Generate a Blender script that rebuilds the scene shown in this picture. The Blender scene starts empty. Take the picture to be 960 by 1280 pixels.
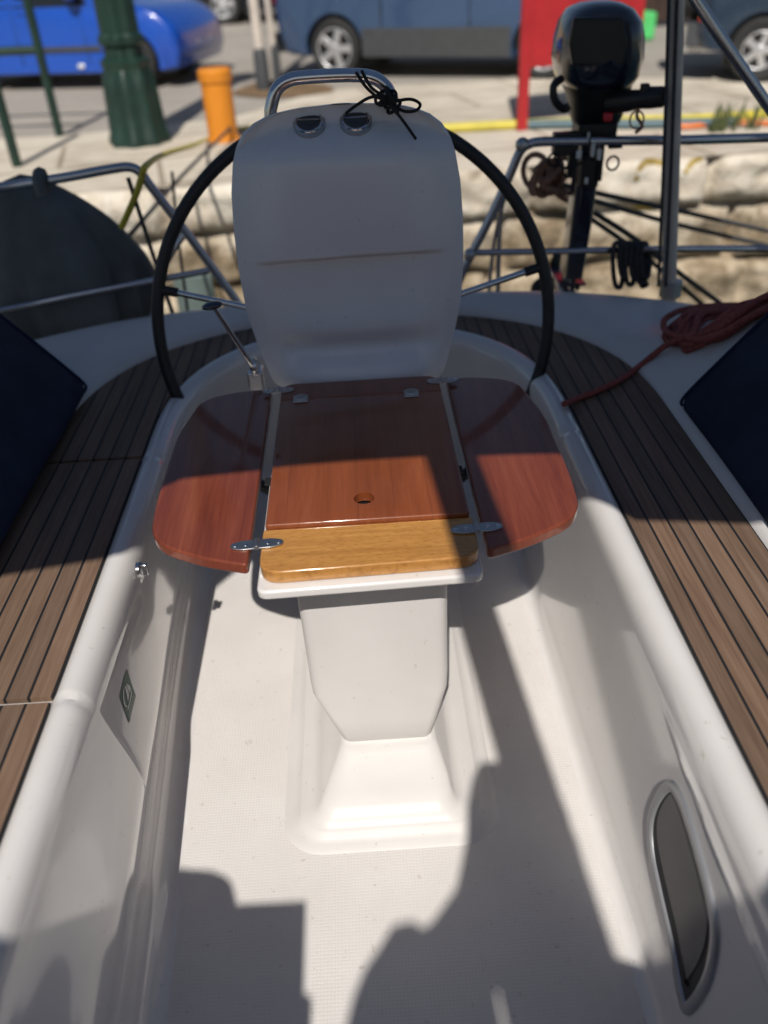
import bpy, bmesh, math, random
from mathutils import Vector, Matrix, noise
random.seed(7)
R = math.radians
C = bpy.context.scene.collection
# ------------------------------------------------------------------ camera model (used to measure places)
H = 1.45; PITCH, ROLL, YAW, FPX = R(34.54), R(3.075), R(.957), 1048.15
FW = Vector((math.sin(YAW)*math.cos(PITCH), math.cos(YAW)*math.cos(PITCH), -math.sin(PITCH)))
_r = Vector((math.cos(YAW), -math.sin(YAW), 0)); _u = _r.cross(FW)
RT = _r*math.cos(ROLL) - _u*math.sin(ROLL); UP = _u*math.cos(ROLL) + _r*math.sin(ROLL)
CAM = Vector((0, 0, H))
def at(px, py, X=None, Y=None, Z=None):
    d = FW*FPX + RT*(px-480) - UP*(py-640)
    t = (Z-H)/d.z if Z is not None else (Y/d.y if Y is not None else X/d.x)
    return CAM + d*t
def lerp(a, b, t): return a+(b-a)*t
def clamp(x, a=0., b=1.): return max(a, min(b, x))
def smooth(x): x = clamp(x); return x*x*(3-2*x)
def interp(tab, x):
    if x <= tab[0][0]: return tab[0][1]
    for (a, va), (b, vb) in zip(tab, tab[1:]):
        if x <= b: return lerp(va, vb, (x-a)/(b-a))
    return tab[-1][1]
# ------------------------------------------------------------------ object helpers
def thing(name, label, cat, loc=(0, 0, 0), group=None):
    o = bpy.data.objects.new(name, None); C.objects.link(o); o.location = loc
    o.empty_display_size = .05
    o['label'] = label; o['category'] = cat
    if group: o['group'] = group
    return o
def tag(o, label, cat, group=None):
    o['label'] = label; o['category'] = cat
    if group: o['group'] = group
    return o
def obj(name, bm, m, parent=None, smoothed=True, auto=40, bevel=0):
    bmesh.ops.recalc_face_normals(bm, faces=bm.faces[:])
    me = bpy.data.meshes.new(name); bm.to_mesh(me); bm.free()
    o = bpy.data.objects.new(name, me); C.objects.link(o)
    for k in (m if isinstance(m, (list, tuple)) else [m]): me.materials.append(k)
    if smoothed:
        for p in me.polygons: p.use_smooth = True
        if auto: me.set_sharp_from_angle(angle=R(auto))
    if bevel:
        b = o.modifiers.new('edge', 'BEVEL'); b.width = bevel; b.segments = 3; b.limit_method = 'ANGLE'; b.angle_limit = R(35)
    if parent: put(o, parent)
    return o
def world(o):
    m = Matrix.Translation(o.location) @ o.rotation_euler.to_matrix().to_4x4()
    return (world(o.parent) @ o.matrix_parent_inverse @ m) if o.parent else m
def put(o, parent):
    o.parent = parent; o.matrix_parent_inverse = world(parent).inverted()
def cut(o, cutters):
    for c in cutters:
        md = o.modifiers.new('cut', 'BOOLEAN'); md.operation = 'DIFFERENCE'; md.object = c; md.solver = 'EXACT'
    bpy.context.view_layer.update()
    dg = bpy.context.evaluated_depsgraph_get()
    me = bpy.data.meshes.new_from_object(o.evaluated_get(dg))
    old = o.data; o.modifiers.clear(); o.data = me
    for c in cutters: bpy.data.objects.remove(c)
    for p in me.polygons: p.use_smooth = True
    me.set_sharp_from_angle(angle=R(35))
def box(bm, lo, hi, mat=None):
    vs = [bm.verts.new((x, y, z)) for x in (lo[0], hi[0]) for y in (lo[1], hi[1]) for z in (lo[2], hi[2])]
    if mat is not None:
        for v in vs: v.co = mat @ v.co
    for f in ((0,1,3,2),(4,6,7,5),(0,4,5,1),(2,3,7,6),(0,2,6,4),(1,5,7,3)): bm.faces.new([vs[i] for i in f])
    return vs
def spline(pts, n=8, closed=False):
    P = [Vector(p) for p in pts]; out = []; N = len(P)
    if N < 3: return P
    for i in range(N if closed else N-1):
        if closed: p0, p1, p2, p3 = P[i-1], P[i], P[(i+1) % N], P[(i+2) % N]
        else: p0, p1, p2, p3 = P[max(i-1, 0)], P[i], P[i+1], P[min(i+2, N-1)]
        for k in range(n):
            t = k/n
            out.append(.5*((2*p1)+(p2-p0)*t+(2*p0-5*p1+4*p2-p3)*t*t+(3*p1-p0-3*p2+p3)*t**3))
    if not closed: out.append(P[-1])
    return out
def tube(bm, pts, r, seg=12, closed=False, caps=True):
    P = [Vector(p) for p in pts]; N = len(P)
    rr = r if isinstance(r, (list, tuple)) else [r]*N
    T = []
    for i in range(N):
        a = P[i-1] if (closed or i > 0) else P[i]; b = P[(i+1) % N] if (closed or i < N-1) else P[i]
        T.append((b-a).normalized())
    up = Vector((0, 0, 1)) if abs(T[0].z) < .9 else Vector((1, 0, 0))
    n = (up - T[0]*up.dot(T[0])).normalized(); rings = []
    for i in range(N):
        n = (n - T[i]*n.dot(T[i])).normalized(); b = T[i].cross(n)
        rings.append([bm.verts.new(P[i]+(n*math.cos(2*math.pi*k/seg)+b*math.sin(2*math.pi*k/seg))*rr[i]) for k in range(seg)])
    for i in range(N if closed else N-1):
        A, B = rings[i], rings[(i+1) % N]
        off = 0
        if closed and i == N-1:
            off = min(range(seg), key=lambda s: (A[0].co-B[s].co).length)
        for k in range(seg): bm.faces.new((A[k], A[(k+1) % seg], B[(k+1+off) % seg], B[(k+off) % seg]))
    if caps and not closed:
        bm.faces.new(rings[0][::-1]); bm.faces.new(rings[-1])
def tubeobj(name, pts, r, m, parent=None, n=8, seg=12, closed=False, sm=True):
    bm = bmesh.new(); tube(bm, spline(pts, n, closed) if sm else pts, r, seg, closed)
    return obj(name, bm, m, parent)
def loft(bm, rings, cap=True):
    V = [[bm.verts.new(p) for p in r] for r in rings]
    for A, B in zip(V, V[1:]):
        n = len(A)
        for k in range(n): bm.faces.new((A[k], A[(k+1) % n], B[(k+1) % n], B[k]))
    if cap: bm.faces.new(V[0][::-1]); bm.faces.new(V[-1])
    return V
def rrect(x0, x1, y0, y1, r, z, n=6):
    out = []
    r = min(r, (x1-x0)/2-1e-4, (y1-y0)/2-1e-4)
    for cx, cy, a0 in ((x1-r, y1-r, 0), (x0+r, y1-r, 90), (x0+r, y0+r, 180), (x1-r, y0+r, 270)):
        for k in range(n+1):
            a = R(a0+90*k/n); out.append((cx+r*math.cos(a), cy+r*math.sin(a), z))
    return out
def round_poly(pts, n=6):
    """pts: (x, y, radius) corners -> rounded outline"""
    out = []; N = len(pts)
    for i in range(N):
        p = Vector(pts[i][:2]); a = Vector(pts[i-1][:2])-p; b = Vector(pts[(i+1) % N][:2])-p; r = pts[i][2]
        if r <= 0: out.append(p); continue
        d = min(r, a.length*.49, b.length*.49); A = p+a.normalized()*d; B = p+b.normalized()*d
        for k in range(n+1):
            t = k/n; out.append(A*(1-t)**2+p*2*t*(1-t)+B*t*t)
    return out
def plate(name, outline, z0, z1, m, parent=None, bev=.004, seg=3):
    bm = bmesh.new()
    loft(bm, [[(p[0], p[1], z0) for p in outline], [(p[0], p[1], z1) for p in outline]])
    o = obj(name, bm, m, parent, auto=50)
    b = o.modifiers.new('edge', 'BEVEL'); b.width = bev; b.segments = seg; b.limit_method = 'ANGLE'; b.angle_limit = R(50)
    return o
def disc(bm, c, nrm, r, h, seg=24, dome=0):
    n = Vector(nrm).normalized(); q = n.to_track_quat('Z', 'Y').to_matrix(); c = Vector(c)
    rings = [[c+q @ Vector((r*math.cos(2*math.pi*k/seg), r*math.sin(2*math.pi*k/seg), z)) for k in range(seg)] for z in (0, h)]
    if dome:
        for j in (1, 2, 3):
            a = j*math.pi/8
            rings.append([c+q @ Vector((r*math.cos(a)*math.cos(2*math.pi*k/seg), r*math.cos(a)*math.sin(2*math.pi*k/seg), h+dome*math.sin(a))) for k in range(seg)])
    loft(bm, rings)
def ring(bm, c, nrm, r, t, seg=32):
    n = Vector(nrm).normalized(); q = n.to_track_quat('Z', 'Y').to_matrix(); c = Vector(c)
    tube(bm, [c+q @ Vector((r*math.cos(2*math.pi*k/seg), r*math.sin(2*math.pi*k/seg), 0)) for k in range(seg)], t, 8, True)
def ellipsoid(bm, c, s, rot=None, u=20, v=12, e=1.0):
    res = bmesh.ops.create_uvsphere(bm, u_segments=u, v_segments=v, radius=1)
    for w in res['verts']:
        p = w.co
        p = Vector([math.copysign(abs(k)**e, k) for k in p])
        p = Vector((p.x*s[0], p.y*s[1], p.z*s[2]))
        w.co = (rot @ p if rot else p)+Vector(c)
# ------------------------------------------------------------------ materials
def newmat(name):
    m = bpy.data.materials.new(name); m.use_nodes = True
    nt = m.node_tree; b = nt.nodes['Principled BSDF']; return m, nt, b
def N(nt, t, **kw):
    n = nt.nodes.new(t)
    for k, v in kw.items(): setattr(n, k, v)
    return n
def coords(nt, scale=(1, 1, 1), rot=(0, 0, 0), src='Object'):
    tc = N(nt, 'ShaderNodeTexCoord'); mp = N(nt, 'ShaderNodeMapping')
    mp.inputs['Scale'].default_value = scale; mp.inputs['Rotation'].default_value = rot
    nt.links.new(tc.outputs[src], mp.inputs['Vector']); return mp.outputs['Vector']
def noise_tex(nt, vec, scale, detail=4, rough=.55, dist=0):
    n = N(nt, 'ShaderNodeTexNoise'); n.inputs['Scale'].default_value = scale; n.inputs['Detail'].default_value = detail
    n.inputs['Roughness'].default_value = rough; n.inputs['Distortion'].default_value = dist
    nt.links.new(vec, n.inputs['Vector']); return n.outputs['Fac']
def ramp(nt, fac, stops):
    r = N(nt, 'ShaderNodeValToRGB'); e = r.color_ramp.elements
    while len(e) < len(stops): e.new(.5)
    for k, (p, c) in zip(e, stops): k.position = p; k.color = (*c, 1)
    nt.links.new(fac, r.inputs['Fac']); return r.outputs['Color']
def math_n(nt, op, a, b=None, c=None):
    n = N(nt, 'ShaderNodeMath', operation=op)
    for i, v in enumerate((a, b, c)):
        if v is None: continue
        if isinstance(v, (int, float)): n.inputs[i].default_value = v
        else: nt.links.new(v, n.inputs[i])
    return n.outputs[0]
def mixc(nt, fac, a, b, mode='MIX'):
    n = N(nt, 'ShaderNodeMix', data_type='RGBA', blend_type=mode)
    for s, v in ((n.inputs[0], fac), (n.inputs[6], a), (n.inputs[7], b)):
        if isinstance(v, (int, float)): s.default_value = v
        elif isinstance(v, tuple): s.default_value = (*v, 1)
        else: nt.links.new(v, s)
    return n.outputs[2]
def bump(nt, b, h, strength=.3, dist=.002):
    n = N(nt, 'ShaderNodeBump'); n.inputs['Strength'].default_value = strength; n.inputs['Distance'].default_value = dist
    nt.links.new(h, n.inputs['Height']); nt.links.new(n.outputs['Normal'], b.inputs['Normal'])
def simple(name, col, rough=.5, metal=0., var=.12, vscale=8., coat=0., bscale=0, bstr=.15, bdist=.002, spec=.5, dark=None):
    m, nt, b = newmat(name); v = coords(nt)
    f = noise_tex(nt, v, vscale, 6)
    c2 = tuple(min(1, k*(1+var)) for k in col); c1 = dark or tuple(k*(1-var) for k in col)
    nt.links.new(ramp(nt, f, [(.3, c1), (.7, c2)]), b.inputs['Base Color'])
    b.inputs['Roughness'].default_value = rough; b.inputs['Metallic'].default_value = metal
    b.inputs['Coat Weight'].default_value = coat; b.inputs['Coat Roughness'].default_value = .08
    b.inputs['Specular IOR Level'].default_value = spec
    f2 = noise_tex(nt, v, vscale*6, 3)
    rr = N(nt, 'ShaderNodeMapRange'); rr.inputs['To Min'].default_value = max(.03, rough-.06); rr.inputs['To Max'].default_value = min(1, rough+.1)
    nt.links.new(f2, rr.inputs['Value']); nt.links.new(rr.outputs[0], b.inputs['Roughness'])
    if bscale: bump(nt, b, noise_tex(nt, v, bscale, 4), bstr, bdist)
    return m
M = {}
def gelcoat(name='white_gelcoat', rough=.2, coat=1., k=1., tint=(1, 1, 1)):
    m, nt, b = newmat(name); v = coords(nt)
    f = noise_tex(nt, v, 3.2, 6, .6)
    base = ramp(nt, f, [(.3, (.60*k*tint[0], .572*k*tint[1], .548*k*tint[2])), (.7, (.665*k*tint[0], .638*k*tint[1], .615*k*tint[2]))])
    s = noise_tex(nt, v, 55, 3, .6)
    sp = ramp(nt, s, [(.27, (.70, .66, .60)), (.33, (1, 1, 1))])
    nt.links.new(mixc(nt, .55, base, sp, 'MULTIPLY'), b.inputs['Base Color'])
    b.inputs['Roughness'].default_value = rough; b.inputs['Coat Weight'].default_value = coat; b.inputs['Coat Roughness'].default_value = .04
    bump(nt, b, noise_tex(nt, v, 5, 2), .07, .004)
    return m
M['gel'] = gelcoat(); M['satin'] = gelcoat('satin_white_moulding', .36, .15, .80); M['deckgel'] = gelcoat('matt_deck_gelcoat', .42, .1, .92); M['podgel'] = gelcoat('pod_gelcoat', .34, .2, 1.0, (.94, 1.0, 1.10))
def nonslip():
    m, nt, b = newmat('nonslip_gelcoat'); v = coords(nt)
    f = noise_tex(nt, v, 2.6, 7, .65)
    base = ramp(nt, f, [(.3, (.585, .55, .522)), (.72, (.66, .628, .60))])
    s = noise_tex(nt, v, 38, 4, .7)
    sp = ramp(nt, s, [(.30, (.62, .57, .50)), (.37, (1, 1, 1))])
    nt.links.new(mixc(nt, .6, base, sp, 'MULTIPLY'), b.inputs['Base Color'])
    b.inputs['Roughness'].default_value = .45
    sx = N(nt, 'ShaderNodeSeparateXYZ'); nt.links.new(v, sx.inputs[0])
    k = 2*math.pi/.0062
    a = math_n(nt, 'ABSOLUTE', math_n(nt, 'SINE', math_n(nt, 'MULTIPLY', sx.outputs[0], k/2))); c = math_n(nt, 'ABSOLUTE', math_n(nt, 'SINE', math_n(nt, 'MULTIPLY', sx.outputs[1], k/2)))
    bump(nt, b, math_n(nt, 'MINIMUM', math_n(nt, 'MINIMUM', a, c), .55), .5, .0014)
    return m
M['sole'] = nonslip()
def teak():
    m, nt, b = newmat('weathered_teak'); v = coords(nt)
    sx = N(nt, 'ShaderNodeSeparateXYZ'); nt.links.new(v, sx.inputs[0])
    u = math_n(nt, 'DIVIDE', math_n(nt, 'ADD', math_n(nt, 'ABSOLUTE', math_n(nt, 'ADD', sx.outputs[0], .0125)), -.5365), .0395)
    fr = math_n(nt, 'FRACT', u); idx = math_n(nt, 'FLOOR', u)
    tri = math_n(nt, 'ABSOLUTE', math_n(nt, 'SUBTRACT', fr, .5))        # .5 at seam
    seam = math_n(nt, 'GREATER_THAN', tri, .437)
    wn = N(nt, 'ShaderNodeTexWhiteNoise', noise_dimensions='1D'); nt.links.new(math_n(nt, 'ADD', idx, math_n(nt, 'MULTIPLY', math_n(nt, 'SIGN', sx.outputs[0]), 17.3)), wn.inputs['W'])
    g1 = noise_tex(nt, coords(nt, (150, 5, 20)), 1.0, 5, .65, .4)
    g2 = noise_tex(nt, coords(nt, (12, 2.2, 8)), 1.0, 4, .6)
    wood = ramp(nt, math_n(nt, 'ADD', math_n(nt, 'MULTIPLY', g1, .6), math_n(nt, 'MULTIPLY', g2, .4)), [(.3, (.085, .050, .032)), (.5, (.155, .097, .062)), (.72, (.225, .150, .102))])
    pl = ramp(nt, wn.outputs['Value'], [(0, (.82, .83, .85)), (1, (1.06, 1.02, 1.0))])
    wood = mixc(nt, 1, wood, pl, 'MULTIPLY')
    nt.links.new(mixc(nt, seam, wood, (.008, .008, .009)), b.inputs['Base Color'])
    b.inputs['Roughness'].default_value = .62
    h = math_n(nt, 'SUBTRACT', math_n(nt, 'MULTIPLY', g1, .35), seam)
    bump(nt, b, h, .5, .0015)
    return m
M['teak'] = teak()
def varnish(name, stops, along='y', stave=0, rot=0):
    m, nt, b = newmat(name)
    sc = (95, 4.5, 40) if along == 'y' else (4.5, 95, 40)
    sc2 = (16, 1.6, 8) if along == 'y' else (1.6, 16, 8)
    g1 = noise_tex(nt, coords(nt, sc), 1, 6, .7, .6); g2 = noise_tex(nt, coords(nt, sc2), 1, 4, .6, .5)
    f = math_n(nt, 'ADD', math_n(nt, 'MULTIPLY', g1, .45), math_n(nt, 'MULTIPLY', g2, .55))
    col = ramp(nt, f, stops)
    if along == 'x':
        p = noise_tex(nt, coords(nt, (60, 420, 60)), 1, 3, .6); col = mixc(nt, .45, col, ramp(nt, p, [(.36, (.45, .36, .28)), (.5, (1, 1, 1))]), 'MULTIPLY')
    if stave:
        v = coords(nt); sx = N(nt, 'ShaderNodeSeparateXYZ'); nt.links.new(v, sx.inputs[0])
        u = math_n(nt, 'DIVIDE', math_n(nt, 'ADD', sx.outputs[0], 2.005), stave)
        wn = N(nt, 'ShaderNodeTexWhiteNoise', noise_dimensions='1D'); nt.links.new(math_n(nt, 'FLOOR', u), wn.inputs['W'])
        col = mixc(nt, 1, col, ramp(nt, wn.outputs['Value'], [(0, (.90, .86, .85)), (1, (1.06, 1.06, 1.03))]), 'MULTIPLY')
        tri = math_n(nt, 'ABSOLUTE', math_n(nt, 'SUBTRACT', math_n(nt, 'FRACT', u), .5))
        col = mixc(nt, math_n(nt, 'MULTIPLY', math_n(nt, 'GREATER_THAN', tri, .4925), .5), col, (.05, .015, .008))
    nt.links.new(col, b.inputs['Base Color'])
    b.inputs['Roughness'].default_value = .42; b.inputs['Specular IOR Level'].default_value = .25; b.inputs['Coat Weight'].default_value = .85; b.inputs['Coat Roughness'].default_value = .06
    sc_ = noise_tex(nt, coords(nt), 9, 5, .7); mr = N(nt, 'ShaderNodeMapRange'); mr.inputs['From Min'].default_value = .35; mr.inputs['From Max'].default_value = .7; mr.inputs['To Min'].default_value = .03; mr.inputs['To Max'].default_value = .16; nt.links.new(sc_, mr.inputs['Value']); nt.links.new(mr.outputs[0], b.inputs['Coat Roughness'])
    bump(nt, b, noise_tex(nt, coords(nt), 14, 3), .10, .003)
    return m
M['leaf'] = varnish('varnished_mahogany', [(.32, (.105, .020, .009)), (.5, (.165, .036, .016)), (.68, (.235, .064, .029))], 'y')
M['centre'] = varnish('varnished_staves', [(.3, (.135, .032, .010)), (.52, (.205, .053, .017)), (.72, (.27, .085, .030))], 'y', .066)
M['gold'] = varnish('golden_varnished_oak', [(.3, (.26, .105, .022)), (.52, (.44, .205, .05)), (.72, (.58, .31, .09))], 'x')
M['steel'] = simple('polished_stainless', (.62, .62, .63), .16, 1., .06, 20)
M['tube'] = simple('stainless_tube', (.46, .46, .48), .2, 1., .03, 3)
M['dullsteel'] = simple('brushed_alloy', (.46, .46, .46), .36, 1., .1, 30)
M['rubber'] = simple('black_leather', (.010, .010, .011), .48, 0, .3, 40, bscale=320, bstr=.2, bdist=.0006)
M['black'] = simple('black_plastic', (.012, .012, .013), .42, 0, .25, 20)
M['blackcord'] = simple('black_cord', (.008, .008, .008), .8, 0, .3, 200, bscale=500, bstr=.6, bdist=.001)
M['navy'] = simple('navy_canvas', (.015, .023, .046), .85, 0, .25, 9, bscale=700, bstr=.35, bdist=.0008, spec=.25)
M['pipe'] = simple('navy_piping', (.010, .018, .045), .8, 0, .2, 20, spec=.25)
M['bimini'] = simple('dark_blue_canvas', (.02, .03, .06), .9, 0, .2, 9, bscale=500, bstr=.2)
M['cover'] = simple('charcoal_canvas', (.105, .112, .115), .88, 0, .4, 4, bscale=240, bstr=.4, bdist=.001, spec=.3)
M['redrope'] = simple('faded_red_rope', (.27, .080, .068), .85, 0, .35, 120, bscale=420, bstr=.9, bdist=.002, spec=.2)
M['brownrope'] = simple('brown_rope', (.30, .17, .12), .85, 0, .35, 100, bscale=300, bstr=.8, bdist=.002, spec=.2)
M['greyrope'] = simple('dark_grey_rope', (.055, .055, .058), .85, 0, .35, 100, bscale=300, bstr=.8, bdist=.002, spec=.2)
M['yellow'] = simple('yellow_hose', (.50, .42, .04), .5, 0, .15, 10)
M['orangehose'] = simple('orange_hose', (.60, .16, .04), .5, 0, .15, 10)
M['bluehose'] = simple('blue_grey_hose', (.05, .10, .12), .5, 0, .15, 10)
M['green'] = simple('dark_green_paint', (.007, .026, .018), .42, 0, .3, 7, bscale=40, bstr=.15)
M['orange'] = simple('orange_plastic', (.58, .20, .012), .45, 0, .12, 5)
M['red'] = simple('red_paint', (.36, .016, .020), .42, 0, .12, 5)
M['carblue'] = simple('bright_blue_car_paint', (.004, .058, .36), .25, 0, .05, 3, coat=1)
M['carslate'] = simple('slate_blue_car_paint', (.028, .055, .115), .28, 0, .06, 3, coat=1)
M['carnavy'] = simple('dark_navy_car_paint', (.014, .026, .045), .25, 0, .06, 3, coat=1)
M['carblack'] = simple('black_car_paint', (.010, .010, .011), .25, 0, .06, 3, coat=1)
M['trim'] = simple('grey_plastic_trim', (.045, .048, .052), .6, 0, .15, 10)
M['glass'] = simple('dark_car_glass', (.012, .014, .016), .06, 0, .1, 2)
M['tyre'] = simple('tyre_rubber', (.018, .018, .018), .8, 0, .25, 20)
M['alloy'] = simple('silver_alloy', (.62, .62, .63), .3, .7, .08, 10)
M['lamp'] = simple('clear_lamp_lens', (.75, .75, .72), .1, .3, .1, 30)
M['redlens'] = simple('red_lens', (.45, .01, .01), .2, 0, .1, 30)
M['pole'] = simple('grey_metal_pole', (.52, .46, .40), .5, 0., .12, 10)
M['paintgreen'] = simple('light_green_paint', (.08, .50, .14), .6, 0, .1, 5)
M['weed'] = simple('weed_leaves', (.06, .075, .025), .7, 0, .4, 20)
M['grey'] = simple('grey_green_board', (.10, .13, .12), .7, 0, .2, 10)
M['white'] = simple('white_plastic', (.7, .7, .66), .4, 0, .1, 10)
M['pinkred'] = simple('red_plastic', (.6, .02, .04), .4, 0, .1, 10)
M['framegrey'] = simple('grey_frame_alloy', (.36, .36, .37), .32, .55, .08, 10)
M['portpane'] = simple('grey_acrylic_pane', (.12, .113, .108), .3, 0, .1, 10)
M['smoke'] = simple('smoked_acrylic', (.05, .048, .046), .12, 0, .1, 10)
M['cowl'] = simple('dark_blue_black_cowl', (.008, .014, .030), .2, 0, .2, 5, coat=.8)
M['sail'] = simple('off_white_sailcloth', (.6, .58, .54), .8, 0, .08, 4)
M['stickergreen'] = simple('sticker_green', (.11, .165, .12), .4, 0, .08, 30)
M['stickerwhite'] = simple('sticker_pale', (.66, .68, .63), .4, 0, .05, 30)
M['ochre'] = simple('yellow_ochre_paint', (.34, .24, .06), .9, 0, .5, 14)
def canopy_cloth(name='blue_canopy_cloth', col=(.015, .028, .07), tr=(.034, .060, .115)):
    m, nt, b = newmat(name); v = coords(nt)
    b.inputs['Base Color'].default_value = (*col, 1); b.inputs['Roughness'].default_value = .9
    bump(nt, b, noise_tex(nt, v, 500, 3), .2)
    t = N(nt, 'ShaderNodeBsdfTranslucent'); t.inputs['Color'].default_value = (*tr, 1)
    a = N(nt, 'ShaderNodeAddShader'); nt.links.new(b.outputs[0], a.inputs[0]); nt.links.new(t.outputs[0], a.inputs[1])
    nt.links.new(a.outputs[0], nt.nodes['Material Output'].inputs['Surface']); return m
M['bimini'] = canopy_cloth(); M['hood'] = canopy_cloth('tan_canvas', (.42, .31, .22), (.055, .028, .008))  # hood cloth made translucent tan to warm the shaded floor
def stone_wall():
    m, nt, b = newmat('limestone_quay_wall'); v = coords(nt)
    a = noise_tex(nt, v, 1.3, 8, .68, .3); d = noise_tex(nt, v, 7, 8, .72, .6)
    f = math_n(nt, 'ADD', math_n(nt, 'MULTIPLY', a, .5), math_n(nt, 'MULTIPLY', d, .5))
    pale = ramp(nt, f, [(.34, (.10, .075, .05)), (.42, (.34, .28, .21)), (.52, (.58, .51, .41)), (.66, (.72, .67, .58))])
    brown = ramp(nt, f, [(.36, (.05, .036, .022)), (.46, (.22, .165, .10)), (.56, (.42, .34, .24)), (.70, (.56, .49, .38))])
    sx = N(nt, 'ShaderNodeSeparateXYZ'); nt.links.new(v, sx.inputs[0])
    hz = math_n(nt, 'ADD', sx.outputs[2], math_n(nt, 'MULTIPLY', math_n(nt, 'SUBTRACT', a, .5), .9))
    mr = N(nt, 'ShaderNodeMapRange'); mr.inputs['From Min'].default_value = -.18; mr.inputs['From Max'].default_value = .12
    nt.links.new(hz, mr.inputs['Value'])
    nt.links.new(mixc(nt, mr.outputs[0], brown, pale), b.inputs['Base Color'])
    b.inputs['Roughness'].default_value = .9; bump(nt, b, d, .8, .03); return m
M['stone'] = stone_wall()
def slab():
    m, nt, b = newmat('pale_stone_paving'); v = coords(nt, (1, 1, 1), (0, 0, R(-12)))
    br = N(nt, 'ShaderNodeTexBrick'); nt.links.new(v, br.inputs['Vector']); br.inputs['Scale'].default_value = 1.0
    br.inputs['Brick Width'].default_value = 1.25; br.inputs['Row Height'].default_value = .75; br.inputs['Mortar Size'].default_value = .018
    br.inputs['Color1'].default_value = (.56, .505, .42, 1); br.inputs['Color2'].default_value = (.50, .45, .375, 1); br.inputs['Mortar'].default_value = (.30, .25, .19, 1)
    f = noise_tex(nt, v, 1.4, 9, .7); g = ramp(nt, f, [(.3, (.62, .58, .52)), (.5, (.95, .93, .9)), (.7, (1.15, 1.15, 1.13))])
    nt.links.new(mixc(nt, 1, br.outputs['Color'], g, 'MULTIPLY'), b.inputs['Base Color'])
    b.inputs['Roughness'].default_value = .85; bump(nt, b, noise_tex(nt, v, 30, 6), .4, .01); return m
M['slab'] = slab()
def asphalt():
    m, nt, b = newmat('dusty_asphalt'); v = coords(nt)
    f = noise_tex(nt, v, .8, 9, .7)
    nt.links.new(ramp(nt, f, [(.3, (.24, .215, .185)), (.7, (.36, .325, .28))]), b.inputs['Base Color'])
    b.inputs['Roughness'].default_value = .9; bump(nt, b, noise_tex(nt, v, 60, 4), .4, .01); return m
M['asphalt'] = asphalt()
M['farwall'] = simple('ochre_masonry', (.36, .26, .16), .9, 0, .35, 1.2, bscale=6, bstr=.8, bdist=.05)
M['dirt'] = simple('brown_soil', (.16, .10, .05), .95, 0, .4, 6, bscale=20, bstr=.8, bdist=.03)
def water():
    m, nt, b = newmat('harbour_water'); v = coords(nt)
    b.inputs['Base Color'].default_value = (.01, .03, .032, 1); b.inputs['Roughness'].default_value = .06
    bump(nt, b, noise_tex(nt, v, 5, 4), .35, .05); return m
M['water'] = water()
def vinyl():
    m, nt, b = newmat('clear_vinyl'); b.inputs['Base Color'].default_value = (.9, .9, .88, 1); b.inputs['Roughness'].default_value = .1
    b.inputs['Transmission Weight'].default_value = 1; return m

# ================================================================== THE BOAT
XC = -.0125
boat = thing('sailing_boat', 'white sailing boat cockpit with moulded sole, benches and grey weathered teak seat tops', 'sailboat', (XC, 1.0, 0))
def side_path(a, y0, b, n, ystart=-1.3, step=.012, kl=64):
    """left leg going aft, round the stern, right leg going forward -> list of (x, y)"""
    pts = []; yy = ystart; L = []
    k = int((y0-ystart)/step)
    for i in range(k): L.append((-a, ystart+(y0-ystart)*i/k))
    arc = []
    for i in range(kl+1):
        th = math.pi*(1-i/kl); c, s = math.cos(th), math.sin(th)
        arc.append((a*math.copysign(abs(c)**(2/n), c), y0+b*abs(s)**(2/n)))
    Rr = [(-x, y) for x, y in L][::-1]
    return [(x+XC, y) for x, y in L+arc+Rr], len(L), len(arc)
inner, nL, nA = side_path(.5325, 1.9, .61, 2.4)
outer, _, _ = side_path(.775, 1.9, .70, 2.3)
def hull_edge():
    out = []
    for i, (x, y) in enumerate(inner):
        if i < nL or i >= nL+nA:
            s = -1 if i < nL else 1
            w = smooth((y-.6)/1.3); out.append((XC+s*lerp(1.62, 1.47, w), y-.35*w))
        else:
            th = math.pi*(1-(i-nL)/(nA-1)); c, s = math.cos(th), math.sin(th)
            out.append((XC+1.47*math.copysign(abs(c)**(2/3), c), 1.55+1.13*abs(s)**(2/3)))
    return out
edge = hull_edge()
def normal2(P, i):
    a = Vector(P[max(i-1, 0)]); b = Vector(P[min(i+1, len(P)-1)]); t = (b-a).normalized(); return Vector((-t.y, t.x))   # outward
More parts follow.
